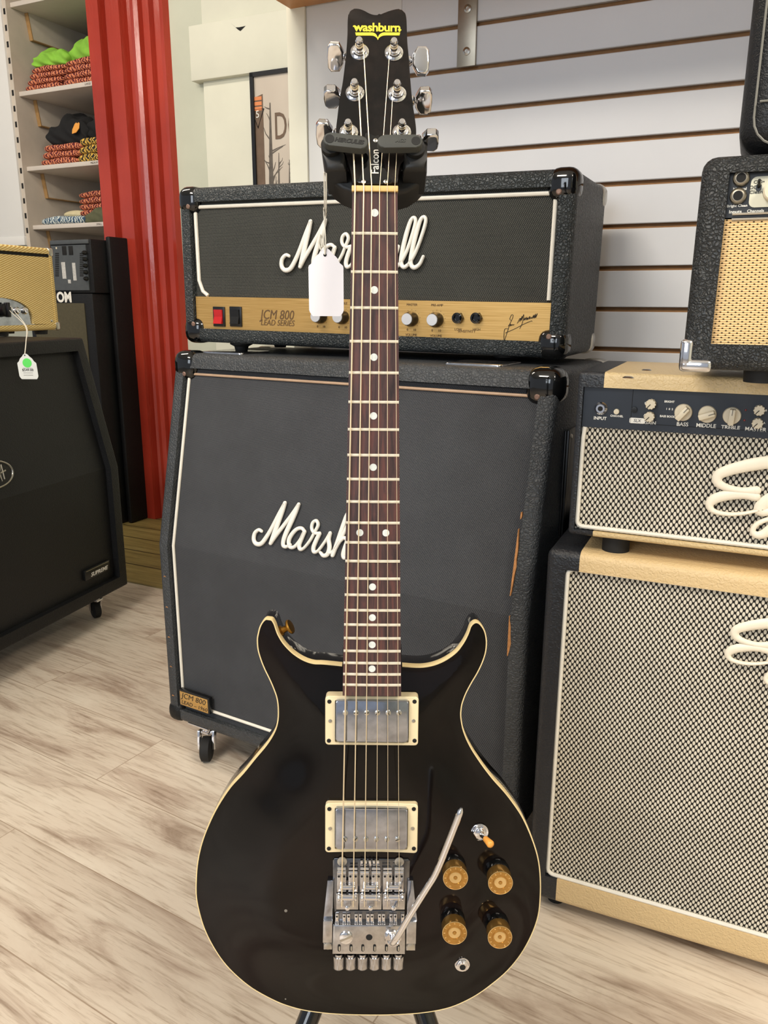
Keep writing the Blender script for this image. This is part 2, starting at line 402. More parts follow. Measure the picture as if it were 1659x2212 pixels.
def dup(root, M, label=None, group=None):
    r = root.copy(); COL.objects.link(r); r.matrix_world = M
    if label: r['label'] = label
    if group: r['group'] = group
    for ch in list(root.children):
        c = ch.copy(); COL.objects.link(c); c.parent = r
        for g in ch.children:
            d = g.copy(); COL.objects.link(d); d.parent = c
    return r
class Fr:
    """frame of a box-like thing: x to the right along its front, y backwards, z up"""
    def __init__(s, o, yaw, tilt=0):
        s.o = V(o); s.x = V((math.cos(yaw) * math.cos(tilt), math.sin(yaw) * math.cos(tilt), -math.sin(tilt)))
        s.y = V((-math.sin(yaw), math.cos(yaw), 0)); s.z = s.x.cross(s.y)
        s.M = Matrix.Translation(s.o) @ Matrix((s.x, s.y, s.z)).transposed().to_4x4()
        s.I = s.M.inverted()
    def at(s, px, py, d=0):
        q = s.I @ hit(px, py, s.o + s.y * d, s.y); return q.x, q.z
    def p(s, a, d, z): return s.M @ V((a, d, z))
def text_mesh(name, txt, size, mat, parent, pos, xdir=(1, 0, 0), ydir=(0, 0, 1), shear=0, depth=.0002, align='CENTER', sx=1, bold=0, space=1, M0=None):
    cu = bpy.data.curves.new('txt', 'FONT'); cu.body = txt; cu.size = size; cu.align_x = align; cu.align_y = 'CENTER'
    cu.shear = shear; cu.extrude = depth; cu.offset = bold; cu.resolution_u = 3; cu.space_character = space
    o = bpy.data.objects.new('txt', cu); COL.objects.link(o)
    dg = bpy.context.evaluated_depsgraph_get(); me = bpy.data.meshes.new_from_object(o.evaluated_get(dg))
    bpy.data.objects.remove(o); bpy.data.curves.remove(cu)
    X = V(xdir).normalized(); Y = V(ydir).normalized(); Z = X.cross(Y)
    M = Matrix.Translation(V(pos)) @ Matrix((X * sx, Y, Z)).transposed().to_4x4()
    if M0 is not None: M = M0 @ M
    me.transform(M); me.name = name; me.materials.clear(); me.materials.append(MATS[mat])
    r = bpy.data.objects.new(name, me); COL.objects.link(r)
    if parent: r.parent = parent
    return r
def rrect(x0, x1, y0, y1, r, n=5):
    out = []
    for cx, cy, a0 in ((x1 - r, y1 - r, 0), (x0 + r, y1 - r, 90), (x0 + r, y0 + r, 180), (x1 - r, y0 + r, 270)):
        for k in range(n + 1):
            a = math.radians(a0 + 90 * k / n); out.append((cx + r * math.cos(a), cy + r * math.sin(a)))
    return out
def disc(r, n=24, cx=0, cy=0): return [(cx + r * math.cos(2 * math.pi * i / n), cy + r * math.sin(2 * math.pi * i / n)) for i in range(n)]
def shell(W, prof, front, inset, recess, bev, name, mat, parent, topadj=0, botadj=0):
    """cabinet body: side profile prof [(y,z)...] extruded over width W; edges rounded; the front face(s) with
    profile edge indices in `front` get an opening inset by (left,right,bottom,top) and sunk by recess"""
    t = bmesh.new(); n = len(prof)
    a = [t.verts.new((0, y, z)) for y, z in prof]; b = [t.verts.new((W, y, z)) for y, z in prof]
    ff = []
    for i in range(n):
        f = t.faces.new((a[i], a[(i + 1) % n], b[(i + 1) % n], b[i]))
        if i in front: ff.append(f)
    t.faces.new(a[::-1]); t.faces.new(b)
    bmesh.ops.recalc_face_normals(t, faces=t.faces)
    inner = set()
    for f in ff:
        for e in f.edges:
            if all(x in ff for x in e.link_faces): inner.add(e)
    fn = [f.normal.copy() for f in ff]
    bmesh.ops.bevel(t, geom=[e for e in t.edges if e not in inner], offset=bev, segments=4, profile=.5, affect='EDGES')
    fr = []
    for k in fn:
        c = [f for f in t.faces if f.normal.dot(k) > .9999]; fr.append(max(c, key=lambda f: f.calc_area()))
    bmesh.ops.inset_region(t, faces=fr, thickness=inset, depth=0, use_even_offset=True)
    if topadj:
        zm = max(v.co.z for f in fr for v in f.verts)
        for v in {v for f in fr for v in f.verts}:
            if v.co.z > zm - 1e-4: v.co.z += topadj
    if botadj:
        zm = min(v.co.z for f in fr for v in f.verts)
        for v in {v for f in fr for v in f.verts}:
            if v.co.z < zm + 1e-4: v.co.z += botadj
    r = bmesh.ops.extrude_face_region(t, geom=fr)
    vs = [x for x in r['geom'] if isinstance(x, bmesh.types.BMVert)]
    bmesh.ops.translate(t, verts=vs, vec=(0, recess, 0))
    for f in fr:
        if f.is_valid: t.faces.remove(f)
    q = B(); q._merge(t); return q.done(name, mat, parent, ang=30)
def guard(parent, x, y, z, sx, sz, mat='black_gloss', s=.052, out=.003, r=.02, name='corner_guard', sy=1):
    """domed corner protector over the corner at (x, y, z); sx, sz = +1 when the cabinet lies towards +x / +z"""
    q = B(); x0, x1 = sorted((x - sx * out, x + sx * s)); z0, z1 = sorted((z - sz * out, z + sz * s)); y0, y1 = sorted((y - sy * out, y + sy * s))
    q.box(x0, x1, y0, y1, z0, z1, bev=r, seg=5)
    o = q.done(name, mat, parent, ang=60)
    k = B(); k.lathe([(.0001, .0012), (.003, .0012), (.0045, 0)], (x + sx * s * .55, y - sy * (out - .0005), z + sz * s * .72), (0, -sy, 0), 12)
    k.done('rivet', 'dull_rivet', o); return o

# script lettering of the two stacked amplifiers, in plain units (x along the baseline, y up)
MARS = [
 ([(860, 70), (835, 76), (806, 50), (803, 8), (828, -16), (868, -6), (908, 50), (940, 110), (985, 205), (1020, 275)], [9, 10, 11, 12, 13, 13, 12, 11, 11, 10]),
 ([(1018, 272), (1003, 215), (982, 145), (960, 70), (940, 5)], [11, 13, 14, 14, 11]),
 ([(942, 8), (975, 60), (1040, 150), (1085, 215), (1125, 280)], [10, 11, 11, 10, 9]),
 ([(1123, 276), (1108, 230), (1080, 160), (1052, 90), (1038, 40), (1040, 8), (1062, 2), (1095, 22)], [9, 12, 14, 14, 13, 12, 10, 7]),
 ([(1190, 118), (1165, 134), (1128, 122), (1092, 80), (1078, 40), (1092, 6), (1125, 12), (1160, 55), (1190, 115)], [8, 10, 11, 12, 12, 11, 10, 9, 9]),
 ([(1190, 118), (1172, 70), (1160, 28), (1172, 4), (1200, 18), (1238, 70), (1266, 128), (1284, 170), (1268, 196), (1244, 180), (1240, 146), (1262, 120), (1302, 122)], [11, 12, 12, 11, 8, 8, 8, 9, 9, 9, 9, 9, 10]),
 ([(1302, 122), (1282, 76), (1268, 30), (1276, 4), (1304, 16), (1345, 75), (1378, 136)], [11, 12, 12, 11, 8, 8, 9]),
 ([(1378, 136), (1372, 96), (1384, 50), (1376, 8), (1348, -8), (1322, 8)], [10, 12, 13, 13, 11, 8]),
 ([(1376, 10), (1412, 30), (1452, 100), (1490, 190), (1510, 250), (1502, 275), (1482, 262), (1462, 190), (1436, 90), (1412, 4)], [8, 8, 8, 9, 9, 9, 10, 12, 12, 11]),
 ([(1424, 40), (1450, 92), (1482, 122), (1502, 108), (1494, 66), (1486, 24), (1496, 2), (1520, 16)], [9, 9, 10, 11, 12, 12, 10, 8]),
 ([(1616, 118), (1592, 134), (1556, 122), (1522, 80), (1508, 40), (1520, 6), (1552, 12), (1588, 55), (1618, 115)], [8, 10, 11, 12, 12, 11, 10, 9, 9]),
 ([(1618, 118), (1600, 70), (1588, 28), (1600, 4), (1628, 18), (1668, 80), (1700, 160), (1726, 250), (1718, 278), (1696, 262), (1670, 190), (1646, 90), (1640, 24), (1660, 2), (1690, 20)], [11, 12, 12, 11, 9, 9, 9, 9, 9, 10, 12, 12, 12, 11, 9]),
 ([(1690, 20), (1728, 80), (1762, 160), (1790, 250), (1782, 280), (1758, 264), (1732, 190), (1708, 90), (1702, 24), (1724, 0), (1758, 18), (1782, 62)], [9, 9, 9, 9, 9, 10, 12, 12, 12, 12, 10, 8])]
def script_logo(name, strokes, f, sc, mat, parent, nrm, th=.0022, wk=1):
    q = B()
    for pts, ws in strokes:
        P = cat([(x, y, 0) for x, y in pts], 5); W_ = cat([(k, 0, 0) for k in ws], 5)
        q.tube([f(p.x, p.y) for p in P], [x.x * sc * wk for x in W_], seg=10, nrm=nrm, rn=th)
        for p, k in ((P[0], ws[0]), (P[-1], ws[-1])):
            q.lathe([(k * sc * wk * .98, 0), (k * sc * wk * .9, th * .5), (k * sc * wk * .45, th * .95), (0, th)], f(p.x, p.y), nrm, 12)
    return q.done(name, mat, parent, ang=50)

# ================================================================== the room
RM = Matrix((E1, E2, V((0, 0, 1)))).transposed().to_4x4()          # room axes: x along the slat wall, y into it
TW, TP = 1.595, 2.62
q = B(); q.box(-6, 5, -4.2, 1.94, -.03, 0); fl = struct(q.done('floor', 'laminate', M=None, smooth=False)); fl.matrix_world = RM
q = B(); q.box(-6, 5, 1.945, 5.5, -.03, -.001); q.box(-6, 5, 1.925, 1.95, -.03, .003, bev=.002)
f2 = struct(q.done('floor', 'old_floor', smooth=False)); f2.matrix_world = RM
q = B(); q.box(-6, 5, -4.2, 5.5, 3.0, 3.05); struct(q.done('ceiling', 'white_paint', smooth=False)).matrix_world = RM
# bake the rotation for the floor pattern: it is laid out in world directions
for o in (fl, f2): o.data.transform(RM); o.matrix_world = Matrix.Identity(4)

# slat wall: white boards with brown grooves behind them
P_, Z0 = .0745, .848
q = B()
for k in range(-11, 20):
    zb = Z0 + P_ * k
    q.box(-.737, 2.6, TW, TW + .011, zb, zb + P_ - .0085, bev=.0012, seg=1)
ws = struct(q.done('wall_back', 'slat_white')); ws.matrix_world = RM
q = B(); q.box(-.737, 2.6, TW + .011, TW + .03, 0, 2.4)
for k in range(-11, 20): q.box(-.737, 2.6, TW + .0055, TW + .012, Z0 + P_ * (k + 1) - .0085, Z0 + P_ * (k + 1) - .0055)
q.done('groove_lining', 'mdf_brown', ws, smooth=False)
q = B(); q.box(-1.0, -.7375, TW + .001, TW + .03, 0, 2.4); struct(q.done('wall_panel', 'white_paint', smooth=False)).matrix_world = RM
bpy.data.objects['wall_panel'].name = 'wall_left'
q = B(); q.box(-1.0, -.955, TW - .006, TW + .0005, 0, 2.4, bev=.002); struct(q.done('trim_1', 'trim_paint')).matrix_world = RM
q = B(); q.box(-1.0, -.97, TW + .03, TP, 0, 3.0); q.box(2.6, 2.7, -4.2, TW + .03, 0, 3.0); struct(q.done('wall_right', 'cream_paint', smooth=False)).matrix_world = RM
q = B(); q.box(-1.0, 2.6, TW + .03, TW + .05, 0, 3.0); struct(q.done('wall_rear', 'cream_paint', smooth=False)).matrix_world = RM
# far wall with the boxed beam, left of the slat wall
q = B(); q.box(-2.2, -.97, TP, TP + .06, 0, 3.0); q.box(-5.4, -2.3, 3.25, 3.3, 0, 3.0); struct(q.done('wall_far', 'sage_paint', smooth=False)).matrix_world = RM
q = B()
q.box(-2.0, -.97, TP - .02, TP, 0, 1.74, bev=.003)
q.box(-1.995, -.97, TP - .018, TP, 1.7, 3.0, bev=.003)
q.box(-2.035, -.97, TP - .045, TP, 1.705, 1.885, bev=.004)
struct(q.done('trim_2', 'cream_paint')).matrix_world = RM
q = B(); z0 = 1.93
for (a, b, z) in ((-1.83, -1.79, 1.925), (-1.80, -1.755, 1.94)): pass
BF = Fr(RM @ V((0, TP - .046, 0)), RY)
q.prism([BF.at(500 + (x - 500), y, 0) for x, y in ((499, 50), (509, 59), (516, 59), (530, 56), (524, 62), (519, 67), (514, 64))], lambda x, y, h: V((x, h, y)), TP - .046, TP - .0455)
struct(q.done('trim_3', 'dark_hole', smooth=False)).matrix_world = RM

# red fluted door post
q = B()
prof = [(-2.56, .02), (-2.53, -.03), (-2.47, -.03), (-2.462, .0), (-2.445, .0), (-2.437, -.022), (-2.375, -.022), (-2.362, .008), (-2.335, .014), (-2.322, -.02), (-2.30, -.028),
        (-2.285, -.02), (-2.278, -.002), (-2.262, -.002), (-2.255, -.018), (-2.235, -.018), (-2.228, .002), (-2.205, .006), (-2.19, -.012), (-2.168, -.02), (-2.155, .0), (-2.15, .12), (-2.56, .12)]
q.prism(prof, lambda x, y, h: V((x, TP + y, h)), 0, 3.0)
post = struct(q.done('trim_4', 'red_paint', ang=25)); post.matrix_world = RM
q = B(); q.box(-2.55, -2.525, TP - .04, TP - .028, .82, .90, bev=.003); q.done('strike_plate', 'red_paint', post)

# wooden display shelf above, on steel brackets
sh = thing('display_shelf', 'orange-brown wooden shelf board on the wall above the slats, cut by the top edge', 'shelf', RM @ Matrix.Translation((0, TW, 1.517)))
q = B(); q.box(-.99, 2.2, -.40, -.004, 0, .028, bev=.002); q.done('board', 'shelf_wood', sh)
br = thing('shelf_bracket', 'flat steel bracket with two screws hanging down over the topmost slats', 'bracket', RM @ Matrix.Translation((-.598, TW, 1.367)))
q = B(); q.box(-.019, .019, -.006, -.001, 0, .1485, bev=.0012); q.box(-.014, .014, -.26, -.001, .1435, .1485, bev=.001); q.done('strap', 'steel_bracket', br)
for z in (.026, .098):
    q = B(); q.lathe([(.0068, 0), (.0072, .002), (.004, .0032), (.0035, .001), (0, .001)], (.001, -.006, z), (0, -1, 0), 16); q.done('screw', 'nickel', br)

# framed poster on the far wall
PF = Fr(RM @ V((-1.785, TP - .05, 1.13)), RY)
pst = thing('framed_poster', 'black-framed poster of bare trees with an orange and brown strip, behind the slat wall edge', 'poster', PF.M)
q = B(); x0, x1, z0_, z1 = .01, .62, -.05, .575
q.box(x0, x1, 0, .02, z1 - .014, z1); q.box(x0, x1, 0, .02, z0_, z0_ + .014); q.box(x0, x0 + .014, 0, .02, z0_, z1); q.box(x1 - .014, x1, 0, .02, z0_, z1)
q.done('frame', 'poster_frame', pst, smooth=False)
q = B(); q.box(x0 + .01, x1 - .01, .008, .014, z0_ + .01, z1 - .01); q.done('print', 'poster_paper', pst, smooth=False)
def pp2(px, py): return PF.at(px, py, .007)
bl, _ = pp2(549, 220); br2, zt2 = pp2(567, 203); zm2 = z0_ + .012
q = B(); q.prism([(bl, zm2), (br2, zm2), (br2, zt2), (bl, pp2(545, 212)[1])], lambda x, y, h: V((x, h, y)), .0082, .0068); q.done('brown_strip', 'poster_brown', pst, smooth=False)
for y0_, y1_ in ((209, 217), (220, 228), (231, 239)):
    q = B(); q.box(bl - .004, br2 - .004, .0060, .0070, pp2(556, y1_)[1], pp2(556, y0_)[1]); q.done('orange_block', 'poster_orange', pst, smooth=False)
ec, ez_ = pp2(557, 251)
q = B(); q.tube([(ec - .026, .006, ez_ + .022), (ec + .026, .006, ez_ + .022), (ec, .006, ez_ - .038)], .0022, True, 6); q.done('emblem', 'poster_frame', pst)
text_mesh('emblem_figure', '5', .034, 'logo_white', pst, (ec, .0055, ez_ + .005))
def tree(q, x, z, h, w, lean=0):
    top = V((x + lean, .0072, z + h)); q.tube([(x, .0072, z), ((x + top.x) / 2 - .004, .0072, z + h * .5), tuple(top)], [w, w * .55, w * .12], seg=6, nrm=(0, 1, 0), rn=.0006)
    for k in range(22):
        t = random.uniform(.15, .98); b = V((x + lean * t, .0072, z + h * t)); a = random.uniform(-1.3, 1.3); L = (1.15 - t) * h * random.uniform(.12, .3)
        m = b + V((math.sin(a) * L, 0, abs(math.cos(a)) * L)); q.tube([b, (b + m) / 2 + V((random.uniform(-.008, .008), 0, 0)), m], [w * .16, w * .10, w * .04], seg=5, nrm=(0, 1, 0), rn=.0004)
for px, py, w_ in ((583, 222, .017), (602, 330, .009), (625, 345, .008), (648, 250, .012), (690, 260, .012)):
    x_, z_ = pp2(px, py); q = B(); tree(q, x_, z0_ + .02, z_ - z0_ - .02, w_); q.done('tree_silhouette', 'poster_ink', pst)
x_, z_ = pp2(603, 275); text_mesh('heading', 'DO', .125, 'poster_brown', pst, (x_ - .022, .0062, z_), align='LEFT', sx=.6)

# shelving bay left of the post -------------------------------------------------
TS = 2.70
SF = Fr(RM @ V((-3.06, TS, 0)), RY)                               # x: 0 at the bay's left side, front edges at y = 0
def spx(px, py, d=0): return SF.at(px, py, d)
def mk_unit():
    u = thing('shelving_unit', 'built-in off-white shelving bay holding folded shirts left of the red post', 'shelving', SF.M)
    q = B(); q.box(-.33, -.022, -.03, -.005, 1.168, 2.6, bev=.002); q.box(-.34, -.02, -.034, -.004, 1.168, 1.205, bev=.002); q.done('front_upright', 'white_paint', u)
    q = B(); q.box(-.022, 0, -.02, .5, 0, 2.6); q.box(0, 1.2, .5, .52, 0, 2.6)
    q.done('side_and_back', 'shelf_side', u, smooth=False)
    for k in range(18):
        q = B(); q.box(-.016, -.006, -.0215, -.0195, 1.22 + .062 * k, 1.242 + .062 * k); q.done('standard_slot', 'dark_hole', u, smooth=False)
    for z in (1.835 + .30 * 1, 1.796, 1.497, 1.254):
        q = B(); q.box(.002, 1.0, 0, .498, z - .018, z, bev=.0015); q.done('shelf_board', 'shelf_white', u)
        c = B(); c.prism([(.075, z - .018), (.495, z - .018), (.495, z - .118), (.09, z - .118)], lambda x, y, h: V((h, x, y)), .001, .020); cl = c.done('cleat', 'shelf_side', u, smooth=False)
        e = B(); e.prism([(.072, z - .019), (.0755, z - .019), (.0905, z - .119), (.087, z - .121)], lambda x, y, h: V((h, x, y)), .001, .0205)
        e.prism([(.087, z - .121), (.09, z - .1175), (.495, z - .1175), (.495, z - .121)], lambda x, y, h: V((h, x, y)), .001, .0205); e.done('raw_edge', 'raw_edge', cl, smooth=False)
    for z, t in ((1.796, 'LARGE'), (1.497, 'MEDIUM'), (1.254, 'SMALL')): text_mesh('shelf_lettering', t, .011, 'poster_ink', u, (.40, -.0005, z - .009))
    return u
mk_unit()
def folded(kind, x, y, z, wx, dy, h, mat, label, group=None, yaw=0, crumple=0.0):
    """folded garment: soft slab, a few rounded layers and a sagging outline"""
    t = bmesh.new(); bmesh.ops.create_cube(t, size=1)
    bmesh.ops.subdivide_edges(t, edges=t.edges[:], cuts=11 if crumple else 5, use_grid_fill=True)
    rnd = random.Random(x * 31 + z * 17 + y)
    ph = [rnd.uniform(0, 6) for _ in range(6)]
    for v in t.verts:
        c = v.co; ex = 1 - abs(c.x * 2) ** 4 * .18; r = 1 - (abs(c.z * 2) ** 3) * .10
        X = c.x * wx * r; Y = c.y * dy * r; Zz = (c.z + .5) * h * ex
        if crumple:
            Zz *= .55 + .45 * (math.cos(c.x * 2.6) * math.cos(c.y * 2.4))
            Zz += (c.z + .5) * crumple * (math.sin(X * 60 + ph[0]) * .6 + math.sin(Y * 70 + X * 40 + ph[1]) * .5 + .5 * math.sin(X * 120 - Y * 90 + ph[2]) + .35 * abs(math.sin(X * 160 + Y * 60 + ph[5])))
            Y += crumple * .5 * math.sin(X * 90 + c.z * 9 + ph[0])
            X += crumple * .4 * math.sin(c.z * 7 + ph[3] + Y * 30)
        else:
            Zz += (c.z + .5) * .003 * math.sin(X * 38 + ph[4]); Y += .002 * math.sin(c.z * 12 + X * 40)
        v.co = (X, Y, max(Zz, 0) if c.z < 0 else Zz)
    q = B(); q._merge(t); o = q.done(kind, mat, ang=80)
    sm = o.modifiers.new('s', 'SUBSURF'); sm.levels = 1; sm.render_levels = 1
    o.matrix_world = SF.M @ Matrix.Translation((x, y, z)) @ Matrix.Rotation(yaw, 4, 'Z')
    return tag(o, label, 'shirt', group)
def stack(x0, n, z, mat, what, group, w=.19, h=.023, step=.012, y=.13):
    words = {1: ['only'], 2: ['lower', 'upper'], 3: ['bottom', 'middle', 'top'], 4: ['bottom', 'second-lowest', 'third-lowest', 'top']}[n]
    for k in range(n):
        folded('folded_shirt', x0 + step * k, y + .003 * k, z + (h * .96) * k, w, .24, h, mat, f'{words[k]} folded shirt of {what}', group)
S1, S2, S3 = 1.796, 1.497, 1.254
stack(.125, 4, S1, 'shirt_red', 'the red and peach stack on the top shelf, left side', 'patterned shirts on the top shelf', h=.024, w=.21)
stack(.355, 4, S1, 'shirt_red', 'the red and peach stack on the top shelf, beside the post', 'patterned shirts on the top shelf', h=.026, w=.22, step=.004)
folded('crumpled_shirt', .155, .13, S1 + .093, .19, .2, .075, 'cloth_lime', 'lime green crumpled shirt on the left stack of the top shelf', None, .1, .012)
folded('crumpled_shirt', .37, .14, S1 + .10, .24, .2, .10, 'cloth_lime', 'lime green crumpled shirt on the right stack of the top shelf', None, -.2, .012)
folded('crumpled_shirt', .15, .34, S1 + .001, .27, .17, .30, 'cloth_dark_olive', 'dark olive crumpled shirt behind the lime one on the top shelf', None, .0, .015)
folded('crumpled_shirt', .42, .33, S1 + .001, .22, .14, .26, 'cloth_black', 'black crumpled shirt at the back of the top shelf beside the post', None, .0, .012)
stack(.18, 3, S2, 'shirt_red', 'the red and peach stack on the middle shelf', 'red patterned shirts on the middle shelf', h=.029, w=.22, step=.01)
stack(.40, 3, S2, 'shirt_yellow', 'the yellow and black stack on the middle shelf', 'yellow patterned shirts on the middle shelf', h=.034, w=.22, step=.006)
folded('crumpled_shirt', .205, .15, S2 + .085, .22, .22, .13, 'cloth_black', 'black crumpled shirt with an orange tag on the middle shelf', None, .1, .016)
folded('crumpled_shirt', .43, .15, S2 + .102, .20, .22, .11, 'cloth_black', 'black crumpled shirt over the yellow stack, beside the post', None, -.2, .014)
q = B(); q.prism([(0, .0), (.022, .004), (.034, .022), (.030, .045), (.016, .056), (.003, .045), (-.004, .02)], lambda x, y, h: V((x, h, y)), 0, .002); o = q.done('garment_tag', 'poster_orange', smooth=False)
o.data.materials[0] = MATS['gold_rim'] if False else MATS['amber_tip']; o.matrix_world = SF.M @ Matrix.Translation((.262, .026, S2 + .118)) @ Matrix.Rotation(-.4, 4, 'X'); tag(o, 'small orange tag lying on the black shirt of the middle shelf', 'tag')
folded('folded_shirt', .17, .13, S3, .27, .24, .036, 'shirt_blue', 'blue and white printed shirt at the bottom shelf front left', None)
folded('folded_shirt', .14, .20, S3 + .036, .14, .2, .03, 'cloth_cream', 'cream shirt on the blue and white one, bottom shelf', None, .3)
folded('crumpled_shirt', .41, .11, S3, .22, .2, .075, 'cloth_olive', 'plain olive shirt on the bottom shelf beside the post', None, -.1, .006)
stack(.31, 4, S3 + .037, 'shirt_red', 'the red and peach stack on the bottom shelf', 'red patterned shirts on the bottom shelf', h=.027, w=.22, step=-.002, y=.2)

# ================================================================== Marshall style half stack
CB = Fr((-.4481, 1.498, 0), -.5306)
cab = thing('speaker_cabinet', 'large worn black slant-front speaker cabinet with white script badge, behind the guitar', 'speaker cabinet', CB.M)
CT, CK, SL = .833, .4658, .0684 + .012
prof = [(0, .085), (.365, .085), (.365, CT), (SL, CT), (0, CK)]   # front faces are edges 3 and 4
shell(.77, prof, (3, 4), .016, .018, .012, 'shell', 'tolex_dusty', cab)
def cz(z): return 0 if z <= CK else SL * (z - CK) / (CT - CK)
gi = .030
zt = CT - .038
q = B(); x0, x1 = gi - .002, .77 - gi + .002
for za, zb in ((.112, CK), (CK, CT - .03)):
    q.quad((x0, cz(za) + .012, za), (x1, cz(za) + .012, za), (x1, cz(zb) + .012, zb), (x0, cz(zb) + .012, zb))
q.done('grille_cloth', 'grille_black_cab', cab, smooth=False)
pz0, pz1 = .128, .794
pts = [(x0 + .008, cz(pz0) + .008, pz0), (x0 + .006, .006, CK)] + [(x0 + .008, cz(pz1) + .010, pz1)]
q = B(); q.tube([(x0 + .007, .010, pz0), (x0 + .007, .010, CK), (x0 + .007, cz(pz1) + .010, pz1)], .0030, seg=8)
q.tube([(x0 + .007, .010, pz0), (x1 - .012, .010, pz0)], .0030, seg=8)
q.done('piping', 'white_piping', cab)
q = B(); q.tube([(x0 + .007, cz(pz1) + .010, pz1), (x1 - .012, cz(pz1) + .010, pz1)], .0024, seg=8); q.done('piping', 'brown_piping', cab)
for x, sx in ((0, 1), (.77, -1)):
    guard(cab, x, SL - .004, CT, sx, -1, s=.054, r=.0215, out=.005)
    guard(cab, x, .365, CT, sx, -1, 'nickel', s=.05, r=.018, sy=-1)
for x, sx in ((.0, 1), (.77, -1)):
    q = B(); q.box(min(x - sx * .004, x + sx * .04), max(x - sx * .004, x + sx * .04), -.004, .05, .081, .125, bev=.017, seg=4)
    q.done('corner_guard', 'tolex_plain', cab, ang=60)
q = B(); q.box(.77, .773, .12, .24, .50, .74, bev=.001); q.box(.771, .776, .125, .135, .50, .74, bev=.001)
hd = q.done('side_handle', 'black_metal', cab)
q = B(); q.tube([(.775, .19, .53), (.777, .19, .55), (.777, .19, .69), (.775, .19, .71)], .004, seg=8); q.done('grip', 'rubber', hd)
q = B(); [q.lathe([(.004, 0), (.003, .002), (0, .0026)], (.773, .145, z), (1, 0, 0), 12) for z in (.512, .728)]; q.done('screw', 'nickel', hd)
def caster(par, x, y, rot=0, r=.026, top=.085):
    q = B(); q.box(x - .028, x + .028, y - .028, y + .028, top - .005, top, bev=.002); q.cyl((x, y, top - .005), (x, y, top - .022), .011)
    c, s = math.cos(rot), math.sin(rot); off = V((c * .014, s * .014, 0)); ax = V((-s, c, 0))
    a = V((x, y, 0)) + off
    for sg in (-1, 1):
        b = a + ax * sg * .015
        q.tube([b + V((0, 0, top - .022)) - off * .6, b + V((0, 0, top - .04)), b + V((0, 0, r))], [.006, .005, .004], seg=8)
    q.box(x - .014, x + .014, y - .014, y + .014, top - .027, top - .021, bev=.002)
    o = q.done('caster', 'chrome', par)
    q = B(); q.lathe([(r * .8, -.011), (r, -.008), (r, .008), (r * .8, .011)], a + V((0, 0, r)), ax, 28); q.done('wheel', 'rubber', o)
caster(cab, .073, .034, -1.04); caster(cab, .70, .034, -1.04); caster(cab, .075, .31, .6); caster(cab, .70, .31, .6)
for x in (.10, .62):
    q = B(); q.prism(rrect(x - .05, x + .05, SL + .02, SL + .11, .008), lambda a, b, h: V((a, b, h)), CT, CT + .003, bev=.001)
    q.done('caster_cup', 'satin_chrome', cab)
# badge and name plate
slope = math.atan2(SL, CT - CK); up = V((0, math.sin(slope), math.cos(slope)))
nr = V((0, -math.cos(slope), math.sin(slope)))
ptsurf = CB.M @ V((0, .010, CK)); nW = (CB.M.to_3x3() @ nr)
def cabpt(px, py):
    return CB.I @ hit(px, py, ptsurf, nW)
A = cabpt(551, 1162); D_ = cabpt(745, 1206)
base = cabpt(591, 1176); sc = (cabpt(647, 1106) - cabpt(552, 1160)).x / (1125 - 803)
z_base = (base - V((0, 0, 0))).z
org = V((A.x - 803 * sc, .010 + (z_base - CK) * math.tan(slope), z_base))
script_logo('script_badge', MARS, lambda x, y: org + V((1, 0, 0)) * (x * sc) + up * (y * sc) + nr * .003, sc, 'logo_white', cab, nr, .004, 1.15)
a0, za = CB.at(388, 1497, -.002); a1, zb = CB.at(459, 1546, -.002)
q = B(); q.box(a0, a0 + .082, -.004, .006, .128, .158 + .006, bev=.0015); q.done('name_plate_frame', 'black_plastic', cab)
q = B(); q.box(a0 + .003, a0 + .078, -.0046, -.003, .130, .160, bev=.0004); pl = q.done('name_plate', 'gold_panel', cab)
text_mesh('plate_lettering', 'JCM 800', .0165, 'black_decal', pl, (a0 + .040, -.0047, .1515), shear=.2, sx=1.12)
text_mesh('plate_lettering', 'LEAD \u2013 1960', .0115, 'black_decal', pl, (a0 + .041, -.0047, .1365), shear=.2, sx=1.12)
# torn vinyl on the right front edge and scuffs on the left one
q = B()
for (z0, z1, x, wd) in ((.50, .60, .738, .004), (.615, .625, .739, .002), (.405, .47, .741, .006)):
    n = 9; pts = [(x + wd * math.sin(math.pi * k / n) * (.5 + .5 * random.random()), z0 + (z1 - z0) * k / n) for k in range(n + 1)] + [(x - .001, z1), (x - .001, z0)]
    q.prism(pts, lambda a, b, h: V((a, cz(b) + h, b)), -.0006, .004)
q.done('torn_edge', 'chip_wood', cab, smooth=False)
for k in range(5):
    z = .14 + .065 * k; q = B(); q.prism([(.0125, z), (.016, z + .001), (.019, z), (.0175, z + .0022), (.014, z + .0025)], lambda a, b, h: V((a, h, b)), -.0004, .0005); q.done('scuff_mark', 'chip_wood', cab, smooth=False)

